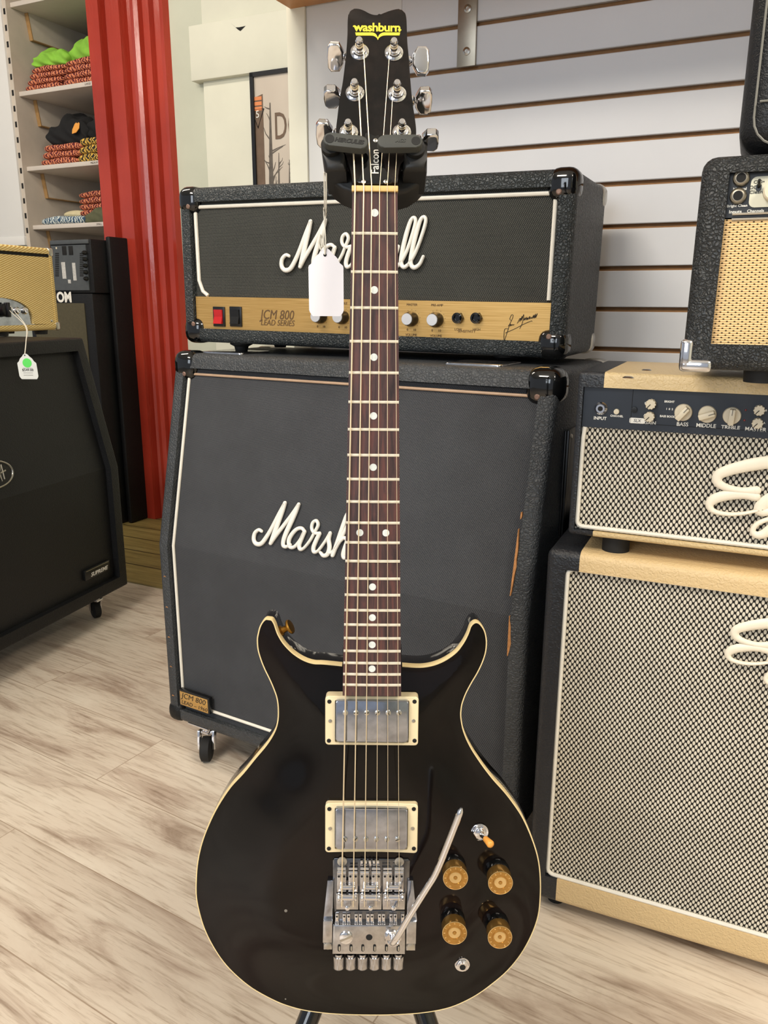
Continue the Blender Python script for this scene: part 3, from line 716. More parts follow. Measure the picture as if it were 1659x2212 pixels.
# amplifier head
HD = Fr((-.3984 + .004, 1.601 - .006, .8482), -.4454, .0128)
W_, Hh, Dp = .75, .2866, .235
head = thing('amplifier_head', 'black amplifier head with gold control panel and white script badge, on the worn slant cabinet', 'amplifier', HD.M)
tiny = (V((0, 0, 1)) - V((0, 0, 1)))
shell(W_, [(0, .005), (Dp, .005), (Dp, Hh), (0, Hh)], (3,), .013, .018, .013, 'shell', 'tolex_black', head)
GP0, GP1 = .030, .0905
q = B(); q.box(.028, W_ - .028, .006, .016, GP0 - .004, GP1); pan = q.done('control_panel', 'gold_panel', head, smooth=False)
q = B(); q.box(.022, W_ - .022, .012, .02, GP1 - .002, Hh - .024); q.done('grille_cloth', 'grille_black', head, smooth=False)
x0, x1, z1 = .033, W_ - .033, Hh - .034
corner = lambda cx, cz_, a0, a1, r: [(cx + r * math.cos(math.radians(a0 + (a1 - a0) * k / 5)), .010, cz_ + r * math.sin(math.radians(a0 + (a1 - a0) * k / 5))) for k in range(6)]
pp = [(x0 + .022, .010, GP1 + .002), (x0 + .010, .010, GP1 + .010), (x0 + .002, .010, GP1 + .03)] + corner(x0 + .012, z1 - .012, 180, 90, .012) + corner(x1 - .008, z1 - .008, 90, 0, .008) + [(x1, .010, GP1 + .004)]
q = B(); q.tube(pp, .0036, seg=8); q.done('piping', 'white_piping', head)
for x, sx in ((0, 1), (W_, -1)):
    for z, sz in ((.005, 1), (Hh, -1)):
        guard(head, x, 0, z, sx, sz, s=.047, r=.0185)
        guard(head, x, Dp, z, sx, sz, 'nickel', s=.04, r=.016, sy=-1)
FZ = lambda x, y: (CT + .003 - HD.M.translation.z + x * math.sin(.0128)) / math.cos(.0128)
for x, y in ((.10, .05), (.64, .05), (.10, .19), (.64, .19)):
    q = B(); q.lathe([(.022, .006), (.022, .001), (.014, -.003), (.012, FZ(x, y))], (x, y, .0), (0, 0, 1), 20); q.done('rubber_foot', 'rubber', head)
q = B(); q.box(.20, .55, .09, .14, Hh, Hh + .006, bev=.002); q.box(.17, .21, .085, .145, Hh, Hh + .010, bev=.003); q.box(.54, .58, .085, .145, Hh, Hh + .010, bev=.003); q.done('carry_handle', 'rubber', head)
xl, zl = HD.at(610, 575, .008); xr_, zr = HD.at(915, 578, .008)
sc = (xr_ - xl) / (1782 - 803)
zb_, _z = HD.at(652, 580, .008)[1], 0
script_logo('script_badge', MARS, lambda x, y: V((xl + (x - 803) * sc, .006, zb_ + .0015 + y * sc)), sc, 'logo_white', head, (0, -1, 0), .004, 1.15)
for (px, mat) in ((473, 'red_switch'), (509, 'black_plastic')):
    a, z = HD.at(px, 684, .004)
    q = B(); q.box(a - .0135, a + .0135, .003, .008, z - .0185, z + .0185, bev=.001); sw = q.done('power_switch', 'black_plastic', pan)
    q = B(); q.prism([(.004, -.013), (-.003, -.013), (.001, 0), (.0, .013), (.004, .013)], lambda x, y, h: V((a + h, x, z + y)), -.0095, .0095); q.done('rocker', mat, sw, smooth=False)
a, z = HD.at(598, 681, .006)
text_mesh('panel_lettering', 'JCM 800', .0240, 'brown_decal', pan, (a, .0055, z), shear=.22, sx=.86)
a, z = HD.at(599, 698, .006)
text_mesh('panel_lettering', 'LEAD SERIES', .0150, 'brown_decal', pan, (a, .0055, z), shear=.22, sx=.90)
for px, t, b in ((690, 'BASS', ''), (737, 'TREBLE', ''), (886, 'MASTER', 'VOLUME'), (940, 'PRE-AMP', 'VOLUME'), (795, 'MIDDLE', '')):
    a, z = HD.at(px, 697 if px > 760 else 692, .0)
    z = .0600
    q = B(); q.lathe([(.0125, 0), (.0125, .008), (.0105, .012), (.0103, .0195), (.0095, .0205)], (a, .006, z), (0, -1, 0), 28); kb = q.done('control_knob', 'black_plastic', pan)
    q = B(); q.lathe([(.0098, 0), (.0092, .0012), (0, .0012)], (a, -.0145, z), (0, -1, 0), 28); q.done('knob_cap', 'silver_cap', kb)
    text_mesh('panel_lettering', t, .0055, 'brown_decal', pan, (a, .0055, z + .0235))
    if b: text_mesh('panel_lettering', b, .0055, 'brown_decal', pan, (a, .0055, z - .0265))
    text_mesh('panel_lettering', '0      10', .0055, 'brown_decal', pan, (a, .0055, z - .018))
    q = B()
    for k in range(11):
        g = math.radians(225 - 27 * k); q.box(a + .0155 * math.cos(g) - .0004, a + .0155 * math.cos(g) + .0004, .0054, .006, z + .0155 * math.sin(g) - .0004, z + .0155 * math.sin(g) + .0004)
    q.done('dial_marks', 'brown_decal', pan, smooth=False)
for px, t in ((988, 'LOW'), (1028, 'HIGH')):
    a, z = HD.at(px, 687, .0)
    q = B(); q.prism(disc(.0098, 6, a, z), lambda x, y, h: V((x, h, y)), .006, .001, bev=.001); q.lathe([(.0088, 0), (.0088, .004), (.0055, .005), (.005, .001), (0, .001)], (a, .001, z), (0, -1, 0), 24)
    q.done('input_jack', 'black_gloss', pan)
    text_mesh('panel_lettering', t, .0055, 'brown_decal', pan, (a, .0055, z - .0185))
a, z = HD.at(1008, 716, .006); text_mesh('panel_lettering', 'SENSITIVITY', .0058, 'brown_decal', pan, (a, .0055, z))
def sig(pts): return cat([V((HD.at(860 + x / 4.1475, 620 + y / 4.15, .0052)[0], .0052, HD.at(860 + x / 4.1475, 620 + y / 4.15, .0052)[1])) for x, y in pts], 4)
q = B()
for st in ([(1010, 300), (1000, 285), (1015, 250), (1030, 255), (1020, 290), (1000, 330), (985, 380), (965, 440), (950, 480), (948, 430), (955, 378), (985, 375)],
           [(985, 350), (1005, 330), (1003, 350), (1015, 335), (1015, 345), (1028, 335), (1028, 342), (1040, 335)],
           [(1065, 325), (1072, 318), (1085, 290), (1095, 280), (1088, 310), (1105, 275), (1110, 262), (1104, 300), (1125, 245), (1120, 290), (1105, 340), (1088, 374)],
           [(1122, 300), (1135, 275), (1132, 298), (1150, 270), (1148, 296), (1162, 272), (1160, 294), (1180, 262), (1176, 288), (1192, 270), (1196, 284), (1215, 250), (1208, 280), (1232, 240), (1220, 280), (1247, 237), (1232, 275)],
           [(960, 412), (1050, 372), (1120, 335), (1190, 305), (1200, 310)]):
    q.tube(sig(st), .00042, seg=5)
q.done('signature', 'black_decal', pan)

# ================================================================== cream and black stack on the right
EC = Fr((.2284, 1.0620, 0), -.42)
ecab = thing('speaker_cabinet', 'black and cream speaker cabinet with white oval-weave grille, on the floor right of the guitar', 'speaker cabinet', EC.M)
ET = .597
shell(.66, [(0, .022), (.25, .022), (.25, ET), (0, ET)], (3,), .0155, .014, .012, 'shell', 'tolex_cab_two', ecab, 0, .0175)
q = B(); q.box(.024, .636, .008, .013, .045, ET - .02); q.done('grille_cloth', 'grille_white', ecab, smooth=False)
def piping_loop(x0, x1, z0, z1, r, y, rad, par, mat='white_piping'):
    q = B(); q.tube([(a, y, b) for a, b in rrect(x0, x1, z0, z1, r)], rad, True, 8); return q.done('piping', mat, par)
piping_loop(.030, .630, .0697, .5707, .010, .005, .0032, ecab)
q = B(); q.box(.0, .66, -.0, .006, .024, .052)
for x in (.04, .62):
    for y in (.04, .21):
        q = B(); q.lathe([(.016, .022), (.014, 0)], (x, y, 0), (0, 0, 1), 16); q.done('rubber_foot', 'rubber', ecab)
EGN = [
 ([(1632, 470), (1640, 430), (1610, 395), (1530, 388), (1430, 410), (1330, 445), (1270, 480), (1268, 520), (1310, 545), (1390, 556), (1462, 548)], [9, 14, 20, 22, 22, 20, 18, 16, 13, 12, 16]),
 ([(1462, 582), (1400, 576), (1320, 590), (1262, 615), (1240, 650), (1262, 682), (1330, 692), (1410, 680), (1490, 652)], [16, 16, 18, 18, 14, 10, 8, 7, 6]),
 ([(1690, 520), (1640, 515), (1570, 555), (1510, 610), (1490, 650), (1520, 660), (1580, 620), (1650, 550), (1700, 505)], [14, 16, 20, 22, 20, 14, 10, 10, 12]),
 ([(1700, 510), (1650, 610), (1590, 700), (1530, 775), (1490, 790), (1468, 768), (1490, 725), (1570, 680), (1680, 630), (1760, 560)], [16, 18, 18, 16, 13, 10, 9, 8, 7, 8]),
 ([(1760, 560), (1800, 520), (1785, 580), (1760, 650), (1800, 570), (1850, 520), (1862, 550), (1840, 620), (1860, 645), (1900, 600)], [8, 12, 15, 12, 10, 12, 15, 14, 10, 8]),
 ([(1960, 530), (1910, 560), (1885, 620), (1900, 650), (1940, 610), (1975, 540), (1955, 610), (1970, 645), (2010, 600)], [12, 15, 15, 12, 10, 12, 15, 11, 8]),
 ([(2080, 430), (2040, 520), (2010, 610), (2025, 645), (2070, 600)], [12, 15, 14, 10, 8]),
 ([(2070, 600), (2120, 560), (2125, 525), (2090, 545), (2070, 610), (2090, 648), (2140, 610), (2180, 540), (2200, 540), (2190, 560), (2240, 535)], [8, 10, 10, 13, 15, 11, 8, 12, 12, 10, 8])]
def egx(fr, offx, offy, k, y):
    def f(X, Y):
        return None
    return f
def egn_logo(par, fr, p0, p1, name='script_badge'):
    """p0, p1: photo positions of the E's lowest-left curve and its top"""
    a0, z0 = fr.at(*p0, .004); k = p1
    script_logo(name, EGN, lambda x, y: V((a0 + (x - 1240) * k, .000, z0 - (y - 692) * k)), k, 'logo_cream', par, (0, -1, 0), .003, 1.55)
E0x, E0z = EC.at(1571, 1424, .004); E1x, E1z = EC.at(1659, 1350, .004)
egn_logo(ecab, EC, (1571, 1424), .00021)
EH = Fr(EC.p(.0, .006, 0), -.416)
eh = thing('amplifier_head', 'black and cream amplifier head with a row of cream knobs, on the matching cabinet', 'amplifier', Matrix.Translation((0, 0, ET)) @ EH.M)
EH = Fr(EC.p(.0, .006, ET), -.416)
hx0, hz0, hz1 = .026, .0225, .246
HM = Matrix.Translation((hx0, 0, 0))
shell(.56, [(0, hz0), (.225, hz0), (.225, hz1), (0, hz1)], (3,), .002, .016, .006, 'shell', 'tolex_head_two', eh, -.012).data.transform(HM)
def eat(px, py, d=.004): return EH.at(px, py, d)
ptx, ptz = eat(1258, 925); ptx += .0022; pbx, pbz = eat(1242, 1142)
q = B(); q.box(hx0 + .006, hx0 + .554, .009, .014, hz0 + .006, ptz + .004); q.done('grille_cloth', 'grille_white', eh, smooth=False)
q = B(); pts = [(ptx + .001, .006, ptz + .002), (ptx - .0005, .006, ptz - .012)] + [(ptx - .001 + .008 - .008 * math.cos(math.radians(90 * k / 4)), .006, pbz + .012 - .008 * math.sin(math.radians(90 * k / 4))) for k in range(5)] + [(hx0 + .545, .006, pbz + .004)]
q.tube(pts, .0030, seg=8); q.done('piping', 'white_piping', eh)
q = B(); q.box(hx0 + .0085, hx0 + .5515, .005, .012, ptz + .002, hz1 - .018); ep = q.done('control_panel', 'panel_dark', eh, smooth=False)
q = B(); px_, pz_ = eat(1364, 905); q.box(eat(1364, 880)[0], hx0 + .54, .0044, .0052, ptz + .0105, ptz + .011); q.box(eat(1364, 880)[0], eat(1364, 880)[0] + .0005, .0044, .0052, ptz + .011, hz1 - .018); q.done('panel_groove', 'dark_hole', ep, smooth=False)
a, z = eat(1298, 882); q = B(); q.lathe([(.0085, 0), (.0085, .002), (.006, .005), (.0056, .006), (.0033, .006), (.003, .002), (0, .002)], (a, .005, z), (0, -1, 0), 24); jk_ = q.done('input_jack', 'chrome', ep)
q = B(); q.lathe([(.0032, 0), (.0032, .0003), (0, .0003)], (a, -.0008, z), (0, -1, 0), 20); q.done('jack_hole', 'dark_hole', jk_)
a, z = eat(1332, 889); q = B(); q.lathe([(.0036, 0), (.0034, .004), (0, .0045)], (a, .005, z), (0, -1, 0), 20); q.done('channel_button', 'cream_knob', ep)
a, z = eat(1370, 885); q = B(); q.lathe([(.004, 0), (.0038, .003), (0, .0033)], (a, .005, z), (0, -1, 0), 16); q.box(a - .003, a + .003, .0012, .0018, z - .0004, z + .0004); q.done('panel_screw', 'black_metal', ep)
def small_knob(px, py):
    a, z = eat(px, py); q = B(); n = 10
    q.prism([(a + (.0058 + (.0005 if k % 2 else 0)) * math.cos(math.pi * k / n), z + (.0058 + (.0005 if k % 2 else 0)) * math.sin(math.pi * k / n)) for k in range(2 * n)], lambda x, y, h: V((x, h, y)), .005, -.006, bev=.001)
    o = q.done('small_knob', 'cream_knob', ep); q = B(); q.tube([(a, -.0063, z), (a - .0035, -.0063, z - .004)], .0005, seg=4); q.done('pointer_line', 'black_decal', o)
def chicken(px, py, ang):
    a, z = eat(px, py); q = B(); q.lathe([(.0108, 0), (.0106, .003), (.010, .0045), (0, .0045)], (a, .005, z), (0, -1, 0), 32)
    g = math.radians(ang); M = Matrix.Translation((a, .0, z)) @ Matrix.Rotation(g, 4, 'Y')
    q.box(-.0035, .0035, -.013, .001, -.0100, .0092, bev=.0012, M=M); o = q.done('tone_knob', 'cream_knob', ep)
    q = B(); q.box(-.0003, .0003, -.0134, -.0129, .002, .0100, M=M); q.done('pointer_line', 'black_decal', o, smooth=False)
for p in ((1407, 872), (1404, 899), (1640, 885), (1636, 913)): small_knob(*p)
chicken(1476, 891, 38); chicken(1528, 895, 70); chicken(1581, 898, 3)
for px, py, t, sz in ((1296, 904, 'INPUT', .0075), (1332, 899, 'CHANNEL', .0045), (1404, 914, 'GAIN', .0078), (1446, 868, 'BRIGHT', .0045), (1446, 884, '1  0  2', .0042), (1443, 900, 'BASS BOOST', .0045),
                      (1474, 917, 'BASS', .0085), (1525, 920, 'MIDDLE', .0085), (1578, 924, 'TREBLE', .0085), (1632, 928, 'MASTER', .0085), (1394, 871, 'B', .004), (1392, 897, 'A', .004), (1655, 887, 'B', .004), (1651, 914, 'A', .004)):
    a, z = eat(px, py); text_mesh('panel_lettering', t, sz * .80, 'white_decal', ep, (a, .0048, z), bold=.00012, sx=.98)
a, z = eat(1376, 909); q = B(); q.prism(rrect(a - .0095, a + .0095, z - .0036, z + .0036, .002), lambda x, y, h: V((x, h, y)), .005, .0044); q.done('silver_label', 'white_decal', ep)
text_mesh('panel_lettering', 'SLX', .0055, 'panel_dark', ep, (a, .0043, z), shear=.2)
for p in ((1611, 886), (1608, 908)):
    a, z = eat(*p); q = B(); q.lathe([(.0014, 0), (.001, .001), (0, .0014)], (a, .005, z), (0, -1, 0), 10); q.done('indicator_light', 'red_led', ep)
for x, y in ((.088, .03), (.5, .03), (.088, .19), (.5, .19)):
    q = B(); q.lathe([(.0185, 0), (.0185, .022), (.017, .0235)], (x, y, 0), (0, 0, 1), 28); q.done('rubber_foot', 'rubber', eh)
for p in ((1357, 822), (1397, 806)):
    qv = EH.I @ onz(p[0], p[1] - 6, ET + hz1); q = B(); q.lathe([(.007, 0), (.0045, .0018), (0, .002)], (qv.x, qv.y, hz1 - .0002), (0, 0, 1), 16); q.done('top_screw', 'nickel', eh)
egn_logo(eh, EH, (1531, 1105), .000235)

# combo amplifier with wheat grille
RT = ET + hz1
fp = onz(1568, 824, RT); RF = Fr(fp + E1 * 0, -.42)
off = RF.at(1470, 796, -.03)
RF = Fr(RF.p(off[0], -.03, 0), -.42)
rc = thing('combo_amplifier', 'black combo amplifier with tan woven grille and chrome corner, at the right edge', 'amplifier', RF.M)
rb, rt = .014, None
_, rt = RF.at(1560, 334, .02)
shell(.46, [(0, rb), (.24, rb), (.225, rt), (.02, rt)], (3,), .014, .016, .015, 'shell', 'tolex_rough', rc, .010)
def rat(px, py): 
    # front face leans back slightly
    n = V((0, -(rt - rb), .02)).normalized(); return RF.I @ hit(px, py, RF.p(0, .0, rb), RF.M.to_3x3() @ n)
ry = lambda z: .02 * (z - rb) / (rt - rb)
gTL, gBL = rat(1562, 473), rat(1532, 735); pTL, pBL = rat(1577, 353), rat(1565, 461)
q = B(); q.quad((.022, ry(gBL.z) + .008, gBL.z - .012), (.435, ry(gBL.z) + .008, gBL.z - .012), (.435, ry(gTL.z) + .008, gTL.z), (.022, ry(gTL.z) + .008, gTL.z)); q.done('grille_cloth', 'grille_wheat', rc, smooth=False)
q = B(); q.quad((.022, ry(pBL.z) + .009, pBL.z - .004), (.43, ry(pBL.z) + .009, pBL.z - .004), (.43, ry(pTL.z) + .009, pTL.z + .004), (.022, ry(pTL.z) + .009, pTL.z + .004)); rp = q.done('control_panel', 'panel_black', rc, smooth=False)
q = B(); [q.tube([(.036, ry(z) + .007, z), (.425, ry(z) + .007, z)], .0013, seg=6) for z in (pBL.z - .0005, pBL.z - .006)]; q.done('silver_strip', 'silver_trim', rc)
for p, t in (((1601, 383), 'Normal'), ((1594, 422), 'Bright Clean')):
    c = rat(*p); q = B(); q.lathe([(.0086, 0), (.0084, .004), (.0075, .0055), (.0070, .0045), (.0055, .0055), (.005, .0055), (.0045, .001), (0, .001)], (c.x, ry(c.z) + .008, c.z), (0, -1, 0), 28); jk_ = q.done('input_jack', 'steel_bracket', rp)
    q = B(); q.lathe([(.0048, 0), (.0048, .0003), (0, .0003)], (c.x, ry(c.z) + .0027, c.z), (0, -1, 0), 20); q.done('jack_hole', 'dark_hole', jk_)
for px, py, t, sz in ((1598, 406, 'Normal', .0050), (1592, 443, 'Bright Clean', .0047), (1588, 456, 'Inputs', .0060), (1632, 454, 'Channels', .0052)):
    c = rat(px, py); text_mesh('panel_lettering', t, sz * .78, 'white_decal', rp, (c.x, ry(c.z) + .0082, c.z), bold=.0001, sx=1.12)
c0, c1 = rat(1616, 447), rat(1620, 380)
q = B(); q.prism(rrect(c0.x, c0.x + .20, c0.z, c1.z, .006), lambda x, y, h: V((x, ry(y) + h, y)), .0085, .0075); ql = q.done('cream_field', 'cream_label', rp)
for px, py, t in ((1640, 391, 'OD\u2022'), (1628, 403, 'OD'), (1637, 413, 'Clean \u2022')):
    c = rat(px, py); text_mesh('field_lettering', t, .0048, 'black_decal', ql, (c.x, ry(c.z) + .0070, c.z), sx=1.2)
c = rat(1639, 403); q = B(); q.prism(rrect(c.x - .0028, c.x + .0028, c.z - .004, c.z + .004, .0027), lambda x, y, h: V((x, ry(y) + h, y)), .0074, .006); q.tube([(c.x, ry(c.z) + .007, c.z), (c.x, ry(c.z) - .004, c.z + .006)], .0016, seg=8); q.done('channel_switch', 'black_metal', rp)
c = rat(1672, 412); q = B(); q.lathe([(.011, 0), (.0105, .012), (.009, .0135), (0, .0135)], (c.x, ry(c.z) + .0075, c.z), (0, -1, 0), 28); q.done('volume_knob', 'cream_knob', rp)
q = B()
q.box(-.0025, .0115, -.0025, .030, rb - .001, rb + .034, bev=.005, seg=3); q.box(-.0025, .033, -.0025, .030, rb - .0025, rb + .012, bev=.005, seg=3); q.done('chrome_corner', 'chrome', rc)
for x, y in ((.085, .04), (.38, .04), (.085, .20), (.38, .20)):
    q = B(); q.lathe([(.0185, 0), (.0195, rb)], (x, y, 0), (0, 0, 1), 28); q.done('rubber_foot', 'rubber', rc)
# soft black case on top of it
BT = RF.p(0, 0, rt).z
GF = Fr(RF.p(RF.at(1594, 290, .035)[0], .035, rt + .0005), -.42)
gc = thing('equipment_case', 'tall black vinyl case with grey piping standing on the combo amplifier', 'case', GF.M)
q = B(); q.box(0, .34, 0, .16, 0, .40, bev=.030, seg=6); q.done('case_body', 'vinyl_black', gc, ang=60)
q = B(); q.tube([(a, .0040, b) for a, b in rrect(.014, .326, .008, .392, .030)], .0013, True, 6); q.tube([(a, .157, b) for a, b in rrect(.014, .326, .006, .394, .022)], .0016, True, 6); q.done('piping', 'grey_piping', gc)
q = B(); q.tube([(.018, -.0006, .052), (.322, -.0006, .052)], .0012, seg=6); q.done('seam', 'grey_piping', gc)

# ================================================================== left: slant cabinet seen from its side
PC = Fr(onz(277, 1262, .085), 1.25); PC = Fr((PC.o.x, PC.o.y, 0), 1.25)
pv = thing('speaker_cabinet', 'plain black slant-front speaker cabinet with oval badge, at the left edge', 'speaker cabinet', PC.M)
PT, PK, PS = .826, .455, .085
o = shell(.76, [(0, .085), (.36, .085), (.36, PT), (PS, PT), (0, PK)], (3, 4), .030, .022, .006, 'shell', 'tolex_plain', pv); o.data.transform(Matrix.Translation((-.76, 0, 0)))
pz = lambda z: 0 if z < PK else PS * (z - PK) / (PT - PK)
q = B()
for za, zb in ((.112, PK), (PK, PT - .03)): q.quad((-.73, pz(za) + .019, za), (-.03, pz(za) + .019, za), (-.03, pz(zb) + .019, zb), (-.73, pz(zb) + .019, zb))
q.done('grille_cloth', 'olive_black' if False else 'vinyl_black', pv, smooth=False)
c = PC.at(0, 1027, .010); ex, ez = PC.at(38, 1027, .014)[0] - .042, c[1]
q = B(); ell = [(ex + .0 + .060 * math.cos(2 * math.pi * k / 40) - .018, pz(ez + .032 * math.sin(2 * math.pi * k / 40)) + .014, ez + .032 * math.sin(2 * math.pi * k / 40)) for k in range(40)]
q.tube(ell, .0022, True, 8); bd = q.done('oval_badge', 'nickel', pv)
q = B(); q.prism([(x, z) for x, y, z in ell], lambda a, b, h: V((a, pz(b) + h, b)), .0175, .0145); q.done('badge_field', 'panel_black', bd, smooth=False)
q = B()
for st in ([(-.04, -.02), (-.03, .02), (-.015, .02), (-.012, .004), (-.03, -.002)], [(-.012, .02), (.0, -.02), (.012, .022)], [(.012, .022), (.016, -.018), (.022, .018)], [(.016, .0), (.034, .004)], [(.026, .02), (.024, -.016)]):
    q.tube([(ex - .018 + a * 1.1, pz(ez + b) + .0135, ez + b) for a, b in st], .0022, seg=6)
q.done('badge_letters', 'nickel', bd)
c = PC.at(210, 1233, .012); q = B(); q.box(c[0] - .055, c[0] + .055, .010, .019, c[1] - .013, c[1] + .017, bev=.001); npl = q.done('name_plate', 'black_plastic', pv)
text_mesh('plate_lettering', 'SUPREME', .016, 'white_decal', npl, (c[0] + .006, .0095, c[1] - .003), shear=.25, bold=.0003, sx=1.15)
q = B(); q.box(c[0] - .05, c[0] + .05, .0092, .0102, c[1] + .0125, c[1] + .0140); q.done('plate_line', 'nickel', npl)
caster(pv, -.09, .05, 1.0, .025); caster(pv, -.70, .05, 1.0, .025); caster(pv, -.09, .30, 1.0, .025); caster(pv, -.70, .30, 1.0, .025)

# tweed amplifier head on it
tp = PC.I @ onz(92, 722, PT)
TF = Fr(PC.p(tp.x + .04, tp.y - .022, PT), 1.25)
ax_, az_ = TF.at(130, 706, 0)
TF = Fr(TF.p(ax_, 0, 0), 1.25)
tt = TF.at(118, 540, 0)[1]; tb = TF.at(130, 712, 0)[1]
twd = thing('tweed_amplifier', 'small yellow tweed amplifier with steel panel cut-out, standing on the left slant cabinet', 'amplifier', TF.M)
TWW = .55
o = shell(TWW, [(0, tb), (.20, tb), (.20, tt + .004), (.0, tt + .004)], (3,), .008, .014, .010, 'shell', 'tweed', twd); o.data.transform(Matrix.Translation((-TWW, 0, 0)))
ix, iz = TF.at(118, 702, .004)
zt_ = tt - .024
# front panel with an arched cut-out over the steel control plate
cx0, cz0 = TF.at(72, 700, .003); ctop = TF.at(0, 642, .003)[1]
q = B(); cw = .15
arc = [(cx0 - cw - cw * math.cos(math.pi * k / 24), tb + .020 + (ctop - tb - .020) * (math.sin(math.pi * k / 24) ** .6)) for k in range(25)]
outl = [(-TWW + .02, tb + .018), (-TWW + .02, zt_), (-.018, zt_), (-.018, tb + .018)] + arc[::-1]
q.prism(outl, lambda x, y, h: V((x, h, y)), .010, .0015); q.done('tweed_front', 'tweed', twd, smooth=False)
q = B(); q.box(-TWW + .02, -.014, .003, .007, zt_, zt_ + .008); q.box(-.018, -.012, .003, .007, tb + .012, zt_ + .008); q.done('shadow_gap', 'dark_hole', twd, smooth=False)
q = B(); q.box(cx0 - 2 * cw - .01, cx0 + .01, .007, .009, tb + .012, ctop + .01); sp = q.done('control_plate', 'scuffed_chrome', twd, smooth=False)
q = B(); q.box(cx0 - 2 * cw, cx0 - .135, .0062, .0071, tb + .02, ctop); q.done('copper_field', 'copper_panel', sp, smooth=False)
for px in (37, 54):
    a, z = TF.at(px, 671, .004); q = B(); q.lathe([(.011, 0), (.011, .004), (.007, .009), (.0042, .009), (.004, .004), (0, .004)], (a, .007, z), (0, -1, 0), 20); q.done('input_jack', 'chrome', sp)
a, z = TF.at(14, 670, -.004); q = B(); q.lathe([(.019, 0), (.018, .013), (.015, .015), (0, .015)], (a, .007, z), (0, -1, 0), 24); q.box(a - .005, a + .005, -.016, 0, z - .02, z + .022, bev=.002); kn = q.done('pointer_knob', 'black_plastic', sp)
a2, z2 = TF.at(60, 688, .004); q = B(); q.lathe([(.0045, 0), (.003, .002), (0, .0026)], TF.I @ (TF.M @ V((-.034, .0015, tb + .028))), (0, -1, 0), 12); q.done('front_screw', 'nickel', twd)
for zz, s in ((tb, 1), (tt + .004, -1)):
    q = B(); q.box(-.020, .002, -.002, .024, min(zz - s * .002, zz + s * .026), max(zz - s * .002, zz + s * .026), bev=.007, seg=3); q.done('steel_corner', 'nickel', twd)
for x in (-.055, -.22, -.46):
    for y in (.03, .16):
        q = B(); q.lathe([(.019, 0), (.021, tb)], (x, y, 0), (0, 0, 1), 20); q.done('rubber_foot', 'rubber', twd)
# price tags
def tagshape(w, h, c):
    """cut-corner paper tag, hole at the top centre, hanging from (0, 0)"""
    b = w / 2
    r_ = [(.10 * b, 0), (.24 * b, -.05 * w), (.40 * b, -.15 * w), (.55 * b, -.21 * w), (.66 * b, -.27 * w), (.73 * b, -.34 * w), (.80 * b, -.40 * w), (.97 * b, -.47 * w), (b, -.52 * w), (b, -h + .17 * w), (.95 * b, -h + .10 * w), (.80 * b, -h)]
    return [(-x, y) for x, y in r_[::-1]][::-1][::-1] + r_
kt = TF.M @ V((a, -.018, z))
hp_ = PC.p(PC.at(53, 764, .030)[0], .030, PC.at(53, 764, .030)[1])
tg = thing('price_tag', 'small white price tag with a green dot, hanging from the tweed amplifier', 'price tag', Matrix.Translation(hp_))
s1 = .055 / 1
bx = hit(76, 800, hp_, V((0, 1, 0))).x - hit(35, 800, hp_, V((0, 1, 0))).x; bh = hp_.z - hit(55, 819, hp_, V((0, 1, 0))).z
q = B(); q.prism(tagshape(bx, bh, .014), lambda x, y, h: V((x + .0015 + (-y) * .06, h, y)), 0, .0006); tc_ = q.done('card', 'tag_white_dim', tg, smooth=False)
q = B(); q.prism(disc(.0115, 28, .004, -bh * .36), lambda x, y, h: V((x, h, y)), -.0001, -.0005); q.done('green_dot', 'tag_green', tc_, smooth=False)
text_mesh('tag_lettering', '$549.00', .0085, 'black_decal', tc_, (.004, -.0006, -bh * .64), sx=1.05)
q = B(); [q.box(-.008, .016, -.0005, -.0001, -bh * f - .0003, -bh * f + .0003) for f in (.57, .75, .84)]; q.done('tag_lines', 'poster_ink', tc_, smooth=False)
q = B(); q.prism(disc(.0018, 12, 0, -.004), lambda x, y, h: V((x, h, y)), -.0002, -.0005); q.done('punch_hole', 'dark_hole', tc_, smooth=False)
q = B(); L_ = Matrix.Translation(-hp_)
p_hole = V((0, -.0004, -.004)); kk = kt - hp_; ob = PC.y * -.035
q.tube(cat([kk + V((0, .004, .012)), kk + V((.012, -.006, .0)), kk * .6 + V((.002, 0, -.002)) + ob, kk * .25 + ob * .5, p_hole], 5), .0011, seg=6); q.tube(cat([kk + V((-.008, .006, .01)), kk + V((.004, -.008, -.004)), kk * .6 + V((-.002, .002, 0)) + ob, kk * .25 + ob * .5, p_hole], 5), .0011, seg=6)
q.done('string', 'cord_white', tg)

# dark amplifiers between the cabinet and the post
AF = Fr(RM @ V((0, 2.42, 0)), RY)
def axz(px, py): return AF.at(px, py, 0)
ax0, at0 = axz(105, 520); ax1, am = axz(199, 634); _, ab = axz(150, 636)
om = thing('speaker_cabinet', 'black cabinet with pale letters OM and an olive grille, behind the tweed amplifier', 'speaker cabinet', AF.M)
q = B(); q.box(ax0 - .15, ax1, 0, .33, 0, am, bev=.006); q.done('shell', 'tolex_plain', om)
gz = axz(180, 655)[1]; q = B(); q.box(ax0 - .12, axz(183, 660)[0], -.003, .001, .12, gz); q.done('grille_cloth', 'olive_grille', om, smooth=False)
a, z = axz(141, 643); text_mesh('lettering', 'OM', .054, 'white_decal', om, (a - .004, -.002, z), bold=.0022, sx=.95)
pa = thing('rack_amplifier', 'dark grey vented amplifier with a row of black knobs, standing on the OM cabinet', 'amplifier', Matrix.Translation((0, 0, am)) @ AF.M)
PAF = Fr(AF.M @ V((0, 0, am)), RY)
def pat(px, py): return PAF.at(px, py, .0)
hgt = pat(150, 517)[1]
q = B(); q.box(pat(104, 520)[0], pat(197, 560)[0], .004, .30, .001, hgt, bev=.006)
